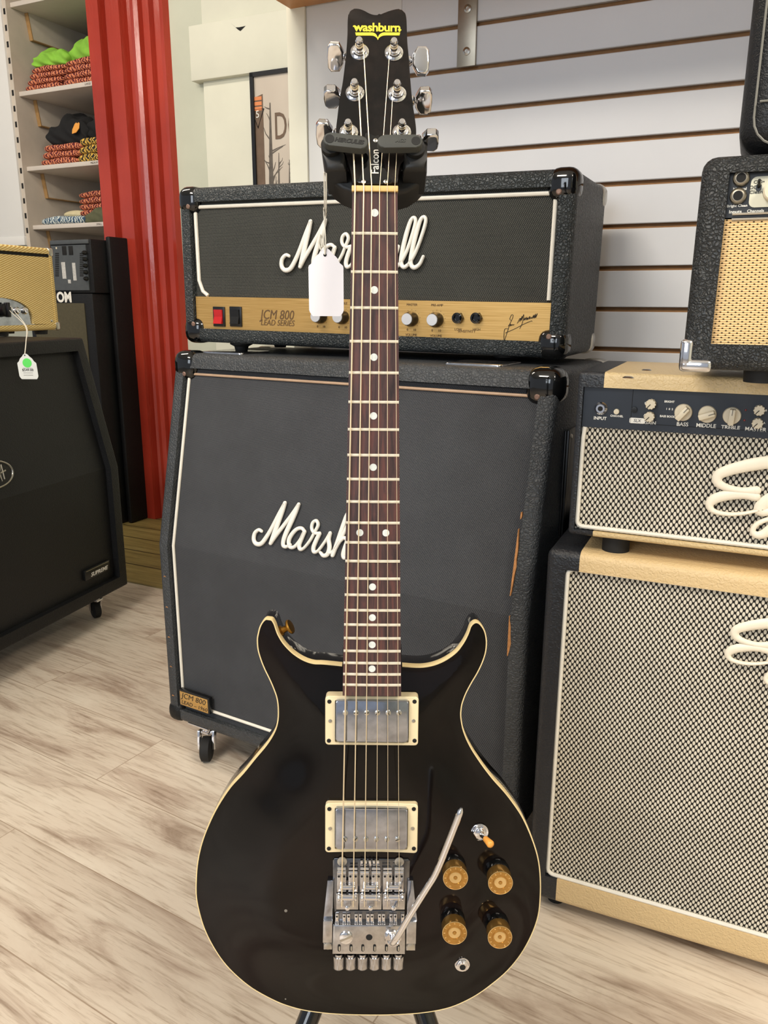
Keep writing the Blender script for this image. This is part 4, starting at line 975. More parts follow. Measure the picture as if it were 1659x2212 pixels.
q.done('shell', 'tolex_plain', pa)
q = B(); q.box(pat(108, 520)[0], pat(194, 560)[0], -.002, .006, hgt - .018, hgt - .002, bev=.002); q.done('top_rail', 'panel_grey', pa)
q = B(); q.box(pat(117, 600)[0], pat(191, 600)[0], -.001, .005, pat(150, 627)[1], hgt - .022); fp_ = q.done('face_plate', 'panel_grey', pa, smooth=False)
for px in (120, 173):
    for k in range(13):
        a, z = pat(px, 549 + 4.0 * k); q = B(); q.box(a, a + .020, -.0018, -.0008, z, z + .0042); q.done('vent_slot', 'dark_hole', fp_, smooth=False)
for k in range(5):
    a, z = pat(185 + k * .8, 546 + 14 * k); q = B(); q.lathe([(.0085, 0), (.008, .010), (.003, .018), (0, .018)], (a, -.001, z), (0, -1, 0), 14); q.done('knob', 'black_plastic', fp_)
for px in (136, 150):
    a, z = pat(px, 551); q = B(); q.box(a, a + .022, -.003, 0, z, z + .034, bev=.001); q.done('rocker_switch', 'dark_hole', fp_)
q = B(); [q.box(pat(x, 580)[0], pat(x + w, 580)[0], -.0016, -.001, pat(150, y1)[1], pat(150, y0)[1]) for x, w, y0, y1 in ((134, 8, 566, 602), (157, 7, 568, 606), (145, 6, 604, 612))]; q.done('warning_print', 'chip_grey', fp_, smooth=False)
a, z = pat(122, 536); q = B(); q.lathe([(.004, 0), (0, .002)], (a, -.001, z), (0, -1, 0), 12); q.done('panel_screw', 'cream_knob', fp_)
bf = Fr(RM @ V((0, 2.50, 0)), RY)
b0, bt = bf.at(199, 512); b1, _ = bf.at(243, 600)
fc = thing('flight_case', 'tall black case with a brass latch, between the amplifiers and the red post', 'case', Matrix.Translation((0, 0, 0)) @ bf.M)
q = B(); q.box(ax1 + .012, b1, .0, .44, 0, bt, bev=.006)
q.done('case_body', 'tolex_plain', fc)
lx, lz = bf.at(223, 800); q = B(); q.lathe([(.020, 0), (.019, .004), (.012, .007), (.010, .004), (0, .004)], (lx, 0, lz), (0, -1, 0), 20); q.box(lx - .01, lx + .03, -.002, 0, lz + .032, lz + .048, bev=.0005); q.done('latch', 'brass', fc)

# ================================================================== the guitar
GP0_ = EYE + ray(811, 413) * .7125; GP1_ = EYE + ray(800, 1856.5) * .7125 * 1.1134
gv = (GP0_ - GP1_).normalized(); gu = (C_R - gv * C_R.dot(gv)).normalized(); gw = gu.cross(gv)
SCALE = (GP0_ - GP1_).length; VB = .834
GM = Matrix.Translation(GP0_ - gv * VB - gw * .05) @ Matrix((gu, gv, gw)).transposed().to_4x4(); GI = GM.inverted()
# local axes: x across, y up the neck, z towards the player's audience; w is measured from the string plane
def L(u, v, w): return V((u, v + VB, w + .05))
def gp(px, py, w): q = GI @ hit(px, py, GP0_ + gw * w, gw); return q.x, q.y - VB
gt = thing('electric_guitar', 'black double-cutaway electric guitar with cream binding, hanging upright on a stand in the foreground', 'guitar', GM)
WE, WC, WB = -.029, -.017, -.072                                  # face height at the edge, at the middle, back
OUT = [(739, 1437), (699, 1433), (677.5, 1432), (658.5, 1426), (641, 1416), (627, 1404.5), (612.5, 1388.5), (602, 1371), (597, 1358), (593.5, 1348), (588, 1339), (580.5, 1337), (573, 1337), (566, 1343.5),
 (560, 1355), (556, 1371), (554.5, 1382.5), (556, 1403), (562, 1424.5), (570.5, 1446), (582, 1469.5), (590.5, 1489.5), (596.5, 1507), (599.5, 1527), (599, 1555), (592, 1580), (575, 1608), (550, 1638), (524, 1670), (496.5, 1700),
 (470, 1740), (450, 1780), (435, 1820), (426, 1860), (422.5, 1900), (423, 1940), (431.8, 1981), (442.7, 2012.7), (459.6, 2046), (481, 2078), (508, 2107), (544, 2136), (587, 2160), (621, 2174), (664.5, 2185), (729, 2192), (803, 2194),
 (860, 2193), (915, 2189), (960, 2181), (992.6, 2170), (1029.6, 2151), (1062, 2128), (1097, 2098), (1127, 2061), (1150, 2019), (1164, 1978), (1168.5, 1936), (1168.5, 1897), (1165, 1862), (1157, 1829.6), (1143, 1792.6), (1127, 1760),
 (1108, 1732), (1090, 1709), (1065, 1681), (1040, 1648), (1017, 1612), (1003, 1580), (997, 1550), (997.7, 1530), (1000.6, 1517), (1007.8, 1498), (1019.4, 1476), (1032, 1454.7), (1042.5, 1433), (1049.8, 1411), (1052.2, 1391),
 (1051, 1375), (1047, 1360.6), (1038, 1347.6), (1029.5, 1343.5), (1022, 1346), (1015.8, 1353), (1012, 1363.5), (1007.8, 1373.7), (999, 1389.6), (984.7, 1408), (963, 1424), (941, 1434), (919.6, 1439), (898, 1440), (869, 1438)]
oc = [V((*gp(x, y, WE), 0)) for x, y in OUT]
neckw = (oc[0], oc[-1])
poly = cat(oc, 4)                                                 # open at the neck joint
joint = [(poly[-1] + (poly[0] - poly[-1]) * k / 6) for k in range(1, 6)]
poly = poly + joint
P2 = [(p.x, p.y) for p in poly]; NP = len(P2)
def seg_dist(x, y):
    best = 9
    for i in range(NP):
        ax, ay = P2[i]; bx_, by_ = P2[(i + 1) % NP]; dx, dy = bx_ - ax, by_ - ay
        t = max(0, min(1, ((x - ax) * dx + (y - ay) * dy) / (dx * dx + dy * dy + 1e-12)))
        best = min(best, math.hypot(x - ax - t * dx, y - ay - t * dy))
    return best
def inside(x, y):
    c = False; j = NP - 1
    for i in range(NP):
        if (P2[i][1] > y) != (P2[j][1] > y) and x < (P2[j][0] - P2[i][0]) * (y - P2[i][1]) / (P2[j][1] - P2[i][1]) + P2[i][0]: c = not c
        j = i
    return c
def inset(d, closed=True):
    """outline moved inwards by d"""
    out = []
    for i in range(NP):
        a, b = V(P2[i - 1]), V(P2[(i + 1) % NP]); t = (b - a).normalized(); n = V((-t.y, t.x))
        c = V(P2[i]) + n * d
        if not inside(c.x, c.y) and inside(P2[i][0] - n.x * d, P2[i][1] - n.y * d): c = V(P2[i]) - n * d
        out.append((c.x, c.y))
    return out
def arch(d):
    t = max(0, min(1, (d - .0) / .085)); t = t * t * (3 - 2 * t); return WE + (WC - WE) * t
BI = .0013
inner = inset(BI)
xs = [p[0] for p in P2]; ys = [p[1] for p in P2]; grid = []
st = .0075; yy = min(ys) + .004; row = 0
while yy < max(ys):
    xx = min(xs) + (st / 2 if row % 2 else 0)
    while xx < max(xs):
        if inside(xx, yy):
            d = seg_dist(xx, yy)
            if d > .0045: grid.append((xx, yy))
        xx += st
    yy += st * .87; row += 1
ring2 = [p for p in inset(.0042) if inside(*p) and seg_dist(*p) > .0036]
vin = [V(p) for p in inner] + [V(p) for p in ring2] + [V(p) for p in grid]
res = delaunay_2d_cdt(vin, [(i, (i + 1) % NP) for i in range(NP)], [], 1, 1e-6)
q = B(); vs = []
for p in res[0]: vs.append(q.bm.verts.new(L(p.x, p.y, arch(seg_dist(p.x, p.y) - BI))))
for f in res[2]:
    try: q.bm.faces.new([vs[i] for i in f])
    except ValueError: pass
body = q.done('body_top', 'lacquer_black', gt, ang=80)
# sides and back with a rounded rear edge
q = B(); rings = []
for d, wz in ((0.0, WE - .0105), (0, WB + .007), (.001, WB + .003), (.004, WB + .0005), (.007, WB)):
    rings.append([q.bm.verts.new(L(x, y, wz)) for x, y in (P2 if d == 0 else inset(d))])
for a, b in zip(rings, rings[1:]):
    for i in range(NP): q.bm.faces.new((a[i], a[(i + 1) % NP], b[(i + 1) % NP], b[i]))
rb2 = inset(.007); rv = delaunay_2d_cdt([V(p) for p in rb2], [(i, (i + 1) % NP) for i in range(NP)], [], 1, 1e-7)
bv_ = [q.bm.verts.new(L(p.x, p.y, WB)) for p in rv[0]]
for f in rv[2]: q.bm.faces.new([bv_[i] for i in f])
bmesh.ops.remove_doubles(q.bm, verts=q.bm.verts, dist=1e-5)
q.done('body_back', 'lacquer_black', gt, ang=50)
# binding: thin strip on the face edge and a wider one down the side
q = B(); r0 = [q.bm.verts.new(L(x, y, arch(0) - .0001)) for x, y in inner]; r1 = [q.bm.verts.new(L(x, y, WE)) for x, y in inset(.0003)]; r2 = [q.bm.verts.new(L(x, y, WE - .0004)) for x, y in P2]; r3 = [q.bm.verts.new(L(x, y, WE - .0105)) for x, y in P2]
for a, b in ((r0, r1), (r1, r2), (r2, r3)):
    for i in range(NP - 6): q.bm.faces.new((a[i], a[(i + 1) % NP], b[(i + 1) % NP], b[i]))
for a, b in ((r0, r1), (r1, r2), (r2, r3)):
    pass
bnd = q.done('binding', 'binding', gt, ang=50)
q = B()
for i in range(NP - 6, NP):
    x, y = P2[i]; x2, y2 = P2[(i + 1) % NP]; q.quad(L(x, y, WE), L(x2, y2, WE), L(x2, y2, WE - .0106), L(x, y, WE - .0106))
q.done('neck_joint', 'lacquer_black', gt, smooth=False)

# neck, fingerboard, frets, dots
nl, nr_ = gp(760.8, 415, -.003)[0], gp(858.8, 415, -.003)[0]
e0, ev = gp(740, 1503, -.003); e1_, _ = gp(866.6, 1503, -.003)
def fbx(v):
    t = v / ev; return nl + (e0 - nl) * t, nr_ + (e1_ - nr_) * t
q = B(); NS = 12
def fb_prof(v, w0, w1, n=8):
    a, b = fbx(v); pts = []
    for k in range(n + 1): x = a + (b - a) * k / n; s = (k / n - .5) * 2; pts.append(L(x, v, w0 - .0007 * s * s))
    return [L(a, v, w1)] + pts + [L(b, v, w1)]
a = [q.bm.verts.new(p) for p in fb_prof(0, -.003, -.0085)]; b = [q.bm.verts.new(p) for p in fb_prof(ev, -.003, -.0085)]
for i in range(len(a) - 1): q.bm.faces.new((a[i], a[i + 1], b[i + 1], b[i]))
q.bm.faces.new(b); q.bm.faces.new(a[::-1]); fb = q.done('fingerboard', 'rosewood', gt, ang=25)
q = B(); rg = []
for v, dp in ((.002, .021), (-.12, .022), (-.30, .024), (-.40, .028), (-.435, .040)):
    x0, x1 = fbx(v); x0 += .0002; x1 -= .0002; rg.append([q.bm.verts.new(L((x0 + x1) / 2 + (x1 - x0) / 2 * math.cos(math.pi * k / 12), v, -.0085 - (dp - .0085) * math.sin(math.pi * k / 12))) for k in range(13)])
for a, b in zip(rg, rg[1:]):
    for i in range(12): q.bm.faces.new((a[i], a[i + 1], b[i + 1], b[i]))
    q.bm.faces.new((a[0], b[0], b[-1], a[-1]))
q.bm.faces.new(rg[0]); q.bm.faces.new(rg[-1]); q.done('neck', 'head_black', gt, ang=40)
q = B(); x0, x1 = fbx(-.44); q.box(x0, x1, -.0, .0, 0, 0) if False else None
q.box(x0 - .0005, x1 + .0005, ev + VB + .001, -.425 + VB, WC + .05 - .006, -.0085 + .05); q.done('neck_heel', 'head_black', gt, smooth=False)
FRET = [SCALE * (1 - 2 ** (-n / 12)) for n in range(23)]
for n in range(1, 23):
    v = -FRET[n]; a, b = fbx(v); a += .0002; b -= .0002; q = B()
    pts = [(a + (b - a) * k / 8, -.0030 - .0007 * ((k / 8 - .5) * 2) ** 2) for k in range(9)]
    q.tube([L(x, v, w + .0001) for x, w in pts], .0014, seg=10, nrm=(0, 0, 1), rn=.0012); q.done('fret', 'fret_metal', gt)
for n, dx in [(1, 0), (3, 0), (5, 0), (7, 0), (9, 0), (12, -.012), (12, .012), (15, 0), (17, 0), (19, 0), (21, 0)]:
    v = -(FRET[n] + FRET[n - 1]) / 2; a, b = fbx(v); c = (a + b) / 2 + (dx * 1.03 if dx else 0)
    q = B(); q.lathe([(.0034, -.001), (.0034, .0), (.0, .00008)], L(c, v, -.0029 - (.0002 if dx else 0)), (0, 0, 1), 24); q.done('inlay_dot', 'pearl', gt)
a, b = fbx(0); q = B(); q.box(a - .0004, b + .0004, VB + .0002, VB + .0052, .05 - .0085, .05 - .0006, bev=.0006); q.done('nut', 'bone', gt)

# headstock, tilted back behind the nut
TH = .25
HN = V((0, math.cos(TH), -math.sin(TH))); HZ = V((0, math.sin(TH), math.cos(TH)))
H0 = L(0, .0052, -.0035)
def HL(x, s, h): return H0 + V((x, 0, 0)) + HN * s + HZ * h
H0W = GM @ H0; HZW = GM.to_3x3() @ HZ
def hpx(px, py, h=0):
    q = GI @ hit(px, py, H0W + HZW * h, HZW); d = q - H0; return d.x, d.dot(HN)
HO = [(510, 1985), (498, 1890), (470, 1790), (425, 1655), (350, 1500), (330, 1430), (345, 1280), (370, 1080), (392, 960), (410, 850), (440, 590), (455, 380), (458, 220), (470, 140), (500, 103), (540, 94), (590, 99), (640, 118), (690, 145), (740, 161),
      (800, 161), (860, 138), (930, 113), (1000, 98), (1045, 103), (1080, 140), (1097, 220), (1105, 450), (1124, 650), (1137, 850), (1160, 1100), (1190, 1300), (1202, 1440), (1185, 1540), (1120, 1670), (1050, 1750), (1012, 1850), (1000, 1985)]
ho = [V((*hpx(660 + x / 5.028, y / 5.028), 0)) for x, y in HO]
hpoly = [(p.x, p.y) for p in cat(ho, 3)]
q = B(); q.prism(hpoly, HL, -.014, 0, bev=.0010); hs = q.done('headstock', 'head_black', gt, ang=40)
q = B(); n_ = len(hpoly)
i0 = int(.42 * n_)
chip = [hpoly[i] for i in range(int(n_ * .545), int(n_ * .70))]
for k in range(len(chip) - 1):
    (x0, y0), (x1, y1) = chip[k], chip[k + 1]; j = .0004 + random.random() * .0008
    q.quad(HL(x0, y0, -.0008), HL(x1, y1, -.0008), HL(x1 * .99, y1 - j, .00012), HL(x0 * .99, y0 - j * random.random(), .00012))
q.done('worn_edge', 'chip_wood', hs, smooth=False)
# decals
def hz(x, y, h=.0001): return HL(*hpx(660 + x / 5.028, y / 5.028), h)
cx_, cs_ = hpx(660 + 780 / 5.028, 303 / 5.028)
text_mesh('logo_lettering', 'washburn', .0118, 'yellow_decal', hs, HL(cx_, cs_, .0002), (1, 0, 0), HN, bold=.00028, sx=1.0, space=.93)
q = B(); q.tube([hz(515, 287), hz(545, 287), hz(560, 300)], .0006, seg=6, nrm=HZ, rn=.0002); q.tube([hz(1005, 322), hz(1015, 328), hz(1040, 326)], .0006, seg=6, nrm=HZ, rn=.0002)
bar = cat([(1028, 355, 0), (900, 355, 0), (840, 356, 0), (800, 380, 0), (786, 410, 0), (770, 380, 0), (735, 356, 0), (650, 355, 0), (540, 355, 0)], 3) ; bar2 = cat([(548, 388, 0), (700, 388, 0), (745, 394, 0), (775, 415, 0), (786, 436, 0), (797, 415, 0), (830, 393, 0), (880, 386, 0), (1020, 386, 0)], 3)
pts = [hpx(660 + p.x / 5.028, p.y / 5.028) for p in bar + bar2]; q.prism(pts, HL, .00005, .0003); q.done('logo_wings', 'yellow_decal', hs, smooth=False)
# truss rod cover
tc0 = [(660, 1500), (700, 1482), (740, 1480), (775, 1500), (830, 1530), (900, 1960), (930, 2005), (570, 2005), (600, 1960)]
TC = cat([V((*hpx(680 + x / 6.3808, 270 + y / 6.3808), 0)) for x, y in [(690, 150), (735, 140), (780, 150), (835, 178), (890, 165), (925, 480), (1000, 700), (1050, 815), (600, 815), (645, 700), (680, 480)]], 3, True)
q = B(); q.prism([(p.x, p.y) for p in TC], HL, .0002, .0022, bev=.0004); tcv = q.done('truss_rod_cover', 'black_gloss', hs, ang=40)
for px, py in ((836, 217), (673, 787), (978, 785)):
    x, s = hpx(680 + px / 6.3808, 270 + py / 6.3808, .002); q = B(); q.lathe([(.0021, 0), (.0019, .0006), (.0008, .0009), (.0007, .0004), (0, .0004)], HL(x, s, .0022), HZ, 16); q.done('screw', 'nickel', tcv)
x, s = hpx(680 + 834 / 6.3808, 270 + 507 / 6.3808, .0022)
text_mesh('cover_lettering', 'Falcon', .0100, 'white_decal', tcv, HL(x, s, .0024), HN, V((-1, 0, 0)), bold=.00008, sx=.92)

# tuners
POST = []
for side, (bx_, by_) in [(-1, (588, 566)), (-1, (537, 1012)), (-1, (470, 1442)), (1, (960, 575)), (1, (993, 1022)), (1, (1045, 1440))]:
    x, s = hpx(660 + bx_ / 5.028, by_ / 5.028); POST.append((x, s))
    q = B(); q.prism([(x + .0074 * math.cos(math.radians(60 * k + 10)), s + .0074 * math.sin(math.radians(60 * k + 10))) for k in range(6)], HL, .0001, .0022, bev=.0006)
    q.lathe([(.0085, 0), (.0085, .0008), (.0078, .0014), (.0062, .0022), (.0058, .0038), (.0042, .0042)], HL(x, s, .0001), HZ, 24)
    q.lathe([(.0033, .003), (.0033, .008), (.0026, .0095), (.0024, .0115), (.0034, .0125), (.0035, .0150), (.0026, .0170), (0, .0174)], HL(x, s, .0001), HZ, 20)
    tn = q.done('tuning_machine', 'chrome', gt, ang=45)
    q = B(); q.box(-.008, .008, -.009, .009, -.0235, -.014, bev=.003, M=Matrix.Translation(H0 + V((x, 0, 0)) + HN * s) @ Matrix((V((1, 0, 0)), HN, HZ)).transposed().to_4x4()); q.done('gear_housing', 'chrome', tn)
BT_ = [(-1, (325, 615), (222, 0), 'fat'), (-1, (290, 1050), (0, 0), 'thin'), (-1, (205, 1450), (0, 0), 'mid'), (1, (1255, 668), (0, 0), 'flat'), (1, (1285, 1095), (0, 0), 'mid2'), (1, (1355, 1520), (0, 0), 'thin')]
for k, (side, (bx_, by_), _, kind) in enumerate(BT_):
    x, s = POST[k]; bxx, bs = hpx(660 + bx_ / 5.028, by_ / 5.028, -.018)
    ang = {'fat': 55, 'thin': 88, 'mid': 62, 'flat': 12, 'mid2': 68}[kind]
    q = B(); ax = HL(x + side * .006, s, -.018); be = HL(bxx - side * .009, bs, -.018)
    q.cyl(ax, be, .0022, seg=14); q.lathe([(.0042, 0), (.0044, .003), (.003, .0045)], be - V((side * .004, 0, 0)), (side, 0, 0), 18)
    M = Matrix.Translation(HL(bxx, bs, -.018)) @ Matrix((V((1, 0, 0)), HN, HZ)).transposed().to_4x4() @ Matrix.Rotation(math.radians(ang), 4, 'X')
    t = B(); hw_ = .0080
    t.prism([(-hw_ * side, -.005), (-hw_ * .45 * side, -.0122), (hw_ * .55 * side, -.0125), (hw_ * .9 * side, -.009), (hw_ * side, 0), (hw_ * .9 * side, .009), (hw_ * .55 * side, .0125), (-hw_ * .45 * side, .0122), (-hw_ * side, .005)], lambda x_, y_, h: V((x_, y_, h)), -.0042, .0042)
    bmesh.ops.bevel(t.bm, geom=[e for e in t.bm.edges if abs(e.verts[0].co.z - e.verts[1].co.z) < 1e-6], offset=.0022, segments=3, profile=.6, affect='EDGES'); q._merge(t.bm, M)
    q.done('tuner_button', 'chrome', gt, ang=40)

# strings
SX0 = [767, 785.7, 803, 820, 836.5, 852.8]; SXB = [738.5, 763.5, 788, 813.5, 838, 862.5]; SR = [.00072, .0006, .00048, .00030, .00026, .00023]
order = [2, 1, 0, 3, 4, 5]
VS = gp(800, 1905, -.0)[1]
for k in range(6):
    a = gp(SX0[k], 410, 0); b = gp(SXB[k], 1905, 0); px_, ps_ = POST[order[k]]
    side = 1 if k < 3 else -1
    pe = HL(px_ + side * .0036, ps_ - .0005, .0105)
    q = B(); pts = [pe, L(a[0], .0030, .0000), L(b[0], b[1], -.0012), L(b[0] - .0003, b[1] - .030, -.0045)]
    q.tube(pts, SR[k], seg=8)
    coil = [HL(px_ + .0034 * math.cos(t_ * 1.0), ps_ + .0034 * math.sin(t_ * 1.0), .0085 + .0004 * t_ * .35) for t_ in [i * .5 for i in range(26)]]
    q.tube(coil, SR[k], seg=5)
    q.done('string', 'string_metal', gt)
# wound-on string bars at the locking spot below the clamp tabs
# pickups
def grect(pxs, w):
    return [gp(x, y, w) for x, y in pxs]
for (x0, x1, y0, y1, cx0, cx1, cy0, cy1, sy, name, bow) in ((702.5, 904.5, 1505.5, 1609, 725, 882.5, 1514.5, 1602, 1540, 'neck', 0), (702.5, 903, 1737.5, 1842, 724.5, 880, 1748, 1834, 1813.5, 'bridge', 1)):
    WR = -.0105
    a = gp(x0, y1, WR); b = gp(x1, y0, WR); c = gp(cx0, cy1, -.006); d = gp(cx1, cy0, -.006)
    ca = gp(cx0 - 1.5, cy1 + 1.5, WR); cb = gp(cx1 + 1.5, cy0 - 1.5, WR)
    n = 5; outer = rrect(a[0], b[0], a[1], b[1], .0035, n); inn = rrect(ca[0], cb[0], ca[1], cb[1], .0016, n)
    q = B(); m = len(outer)
    mid = (a[0] + b[0]) / 2; hw = (b[0] - a[0]) / 2
    def bw(x, y, w):
        t = 1 - ((x - mid) / hw) ** 2; return w - (.0 if not bow else .0020 * t)
    def resample(lst):
        o_ = []
        for i in range(len(lst)):
            p, p2 = lst[i], lst[(i + 1) % len(lst)]; o_ += [(p[0] + (p2[0] - p[0]) * k / 8, p[1] + (p2[1] - p[1]) * k / 8) for k in range(8)]
        return o_
    outer, inn = resample(outer), resample(inn); m = len(outer)
    ro = [q.bm.verts.new(L(x, y, bw(x, y, WR) - .0006)) for x, y in outer]; rb_ = [q.bm.verts.new(L(x, y, -.024)) for x, y in outer]
    sh2 = lambda lst, d_: [((x - mid) * (1 - d_ / hw) + mid, (y - (a[1] + b[1]) / 2) * (1 - d_ / ((b[1] - a[1]) / 2)) + (a[1] + b[1]) / 2) for x, y in lst]
    rt_ = [q.bm.verts.new(L(x, y, bw(x, y, WR))) for x, y in sh2(outer, .0006)]
    ri = [q.bm.verts.new(L(x, y, bw(x, y, WR))) for x, y in inn]; rj = [q.bm.verts.new(L(x, y, -.020)) for x, y in inn]
    for A_, B_ in ((rb_, ro), (ro, rt_), (rt_, ri), (ri, rj)):
        for i in range(m): q.bm.faces.new((A_[i], A_[(i + 1) % m], B_[(i + 1) % m], B_[i]))
    rg_ = q.done('pickup_ring', 'cream_plastic', gt, ang=40)
    q = B(); q.prism(rrect(c[0], d[0], c[1], d[1], .002), L, -.020, -.0062, bev=.0014, seg=3); cv = q.done('pickup_cover', 'scuffed_chrome', gt, ang=50)
    for k in range(6):
        px = SX0[0] + 0
        px = (746 + k * 23.2) if name == 'neck' else (744.5 + k * 22.9)
        x, y = gp(px, sy, -.0055); q = B(); q.lathe([(.0027, 0), (.0026, .0009), (.0016, .0013), (0, .0014)], L(x, y, -.0063), (0, 0, 1), 18); g_ = random.uniform(0, 3); q.done('pole_screw', 'nickel', cv)
        q = B(); q.box(-.0023, .0023, -.00035, .00035, .0011, .0016, M=Matrix.Translation(L(x, y, -.0063)) @ Matrix.Rotation(g_, 4, 'Z')); q.done('screw_slot', 'dark_hole', cv, smooth=False)
    for x, y in ((x0 + 9, y0 + 10), (x1 - 9, y0 + 10), (x0 + 8, y1 - 9), (x1 - 9, y1 - 9)):
        u_, v_ = gp(x, y, WR); q = B(); q.lathe([(.0021, 0), (.0021, .0003), (.0012, .0004), (0, .0004)], L(u_, v_, WR), (0, 0, 1), 16); q.done('mounting_screw', 'dark_hole', rg_)
    for x in ((x0 + cx0) / 2 - .5, (x1 + cx1) / 2): 
        u_, v_ = gp(x, (y0 + y1) / 2, WR); q = B(); q.lathe([(.0019, 0), (.0017, .0007), (0, .0010)], L(u_, v_, WR), (0, 0, 1), 16); q.done('height_screw', 'nickel', rg_)

# vibrato bridge ----------------------------------------------------------------
def zb8(x, y, w): return gp(660 + x / 5.53, 1820 + y / 5.53, w)
vib = None
def gprism(pts8, w0, w1, name, mat, par, bev=.0004, ang=35):
    q = B(); q.prism([zb8(x, y, w1) for x, y in pts8], L, w0, w1, bev=bev); return q.done(name, mat, par, ang=ang)
vib = gprism([(325, 215), (345, 188), (1225, 196), (1248, 222), (1240, 470), (1190, 640), (1190, 830), (345, 830), (335, 640), (330, 470)], -.021, -.0155, 'vibrato_base', 'dark_chrome', gt, .0006)
gprism([(262, 455), (335, 455), (322, 935), (210, 935)], -.023, -.0125, 'side_rail', 'scuffed_chrome', vib); gprism([(210, 940), (322, 940), (320, 1200), (205, 1200)], -.023, -.0095, 'side_rail', 'satin_chrome', vib); gprism([(215, 1200), (320, 1200), (318, 1280), (215, 1280)], -.023, -.0150, 'side_rail', 'satin_chrome', vib)
gprism([(1220, 455), (1285, 455), (1335, 945), (1205, 945)], -.023, -.0125, 'side_rail', 'scuffed_chrome', vib); gprism([(1205, 945), (1325, 950), (1318, 1215), (1200, 1215)], -.023, -.0095, 'side_rail', 'satin_chrome', vib); gprism([(1200, 1215), (1312, 1215), (1310, 1292), (1200, 1292)], -.023, -.0150, 'side_rail', 'satin_chrome', vib)
def gscrew(x, y, w, r, par=None, cross=True, mat='nickel'):
    u_, v_ = zb8(x, y, w); q = B(); q.lathe([(r, 0), (r * .95, .0006), (r * .5, .0011), (0, .0012)], L(u_, v_, w), (0, 0, 1), 18)
    o = q.done('screw', mat, par or vib)
    return o
for x, y, w, r in ((437, 225, -.0155, .0052), (1120, 228, -.0155, .0050), (268, 1232, -.0150, .0042), (1258, 1242, -.0150, .0042)): gscrew(x, y, w, r)
# six saddle blocks in three pairs, each with rollers and intonation screws
for k in range(6):
    xc = 430 + k * 137.5; wd = 62
    gprism([(xc - wd + 5, 350), (xc + wd - 5, 350), (xc + wd - 5, 596), (xc - wd + 5, 596)], -.0155, -.0085, 'saddle', 'satin_chrome', vib, .0005)
    for dx in (-32, 32):
        u_, v_ = zb8(xc + dx, 405, -.0085); q = B(); q.lathe([(.0012, 0), (.0012, .0002), (0, .0002)], L(u_, v_, -.0085), (0, 0, 1), 10); q.done('screw_hole', 'dark_hole', vib)
    for yy_, rr in ((365, .0016), (320, .0013)):
        a = zb8(xc - 50, yy_, -.0075); b = zb8(xc + 50, yy_, -.0075); q = B(); q.cyl(L(a[0], a[1], -.0088), L(b[0], b[1], -.0088), rr, seg=12); q.done('string_roller', 'chrome', vib)
for k in range(5):
    gprism([(655 + k * 48, 215), (685 + k * 48, 215), (690 + k * 50, 285), (655 + k * 50, 285)], -.0155, -.0125, 'height_tab', 'chrome', vib)
for k in range(3):
    xc = 500 + k * 277
    u0, v0 = zb8(xc - 95, 535, -.0065); u1, v1 = zb8(xc + 95, 535, -.0065)
    q = B(); q.lathe([(.0015, 0), (.0036, .0008), (.0040, .002), (.0026, .0035), (.0026, u1 - u0 - .0035), (.0040, u1 - u0 - .002), (.0036, u1 - u0 - .0008), (.0015, u1 - u0)], L(u0, v0, -.0070), (1, 0, 0), 18); q.done('saddle_roller', 'chrome', vib)
    gprism([(xc - 135, 610), (xc + 135, 610), (xc + 132, 805), (xc - 135, 805)], -.0155, -.0092, 'saddle_base', 'satin_chrome', vib, .0005)
    u0, v0 = zb8(xc - 118, 645, -.0075); u1, v1 = zb8(xc + 118, 645, -.0075); W__ = u1 - u0
    q = B(); q.lathe([(.002, 0), (.0042, .0006), (.0044, .002), (.0034, .003), (.0042, .004), (.0034, .005), (.0034, W__ - .005), (.0042, W__ - .004), (.0034, W__ - .003), (.0044, W__ - .002), (.0042, W__ - .0006), (.002, W__)], L(u0, v0, -.0068), (1, 0, 0), 20); q.done('clamp_roller', 'chrome', vib)
    gprism([(xc - 42, 662), (xc + 42, 662), (xc + 42, 762), (xc - 42, 762)], -.0092, -.0050, 'clamp_block', 'scuffed_chrome', vib)
    gscrew(xc, 782, -.0090, .0026, mat='chrome')
gprism([(365, 812), (1185, 812), (1185, 980), (342, 980)], -.0155, -.0112, 'lock_bar', 'dark_chrome', vib)
for k, x in enumerate((375, 462, 515, 605, 655, 745, 795, 885, 932, 1022, 1072, 1160)):
    o = gprism([(x - 20, 855), (x + 20, 855), (x + 20, 965), (x - 20, 965)], -.0112, -.0088, 'lock_lever', 'chrome', vib, .0005)
    u_, v_ = zb8(x, 885, -.0088); q = B(); q.lathe([(.0011, 0), (.0010, .0002), (0, .0002)], L(u_, v_, -.0088), (0, 0, 1), 10); q.done('lever_hole', 'dark_hole', vib)
tp_ = gprism([(330, 1000), (345, 988), (1180, 988), (1190, 1000), (1190, 1338), (318, 1335)], -.0155, -.0060, 'tuner_plate', 'satin_chrome', vib, .0012)
u_, v_ = zb8(760, 1132, -.0060); q = B(); q.lathe([(.0034, 0), (.0030, .0003), (0, .0003)], L(u_, v_, -.0060), (0, 0, 1), 20); q.done('plate_hole', 'dark_hole', vib)
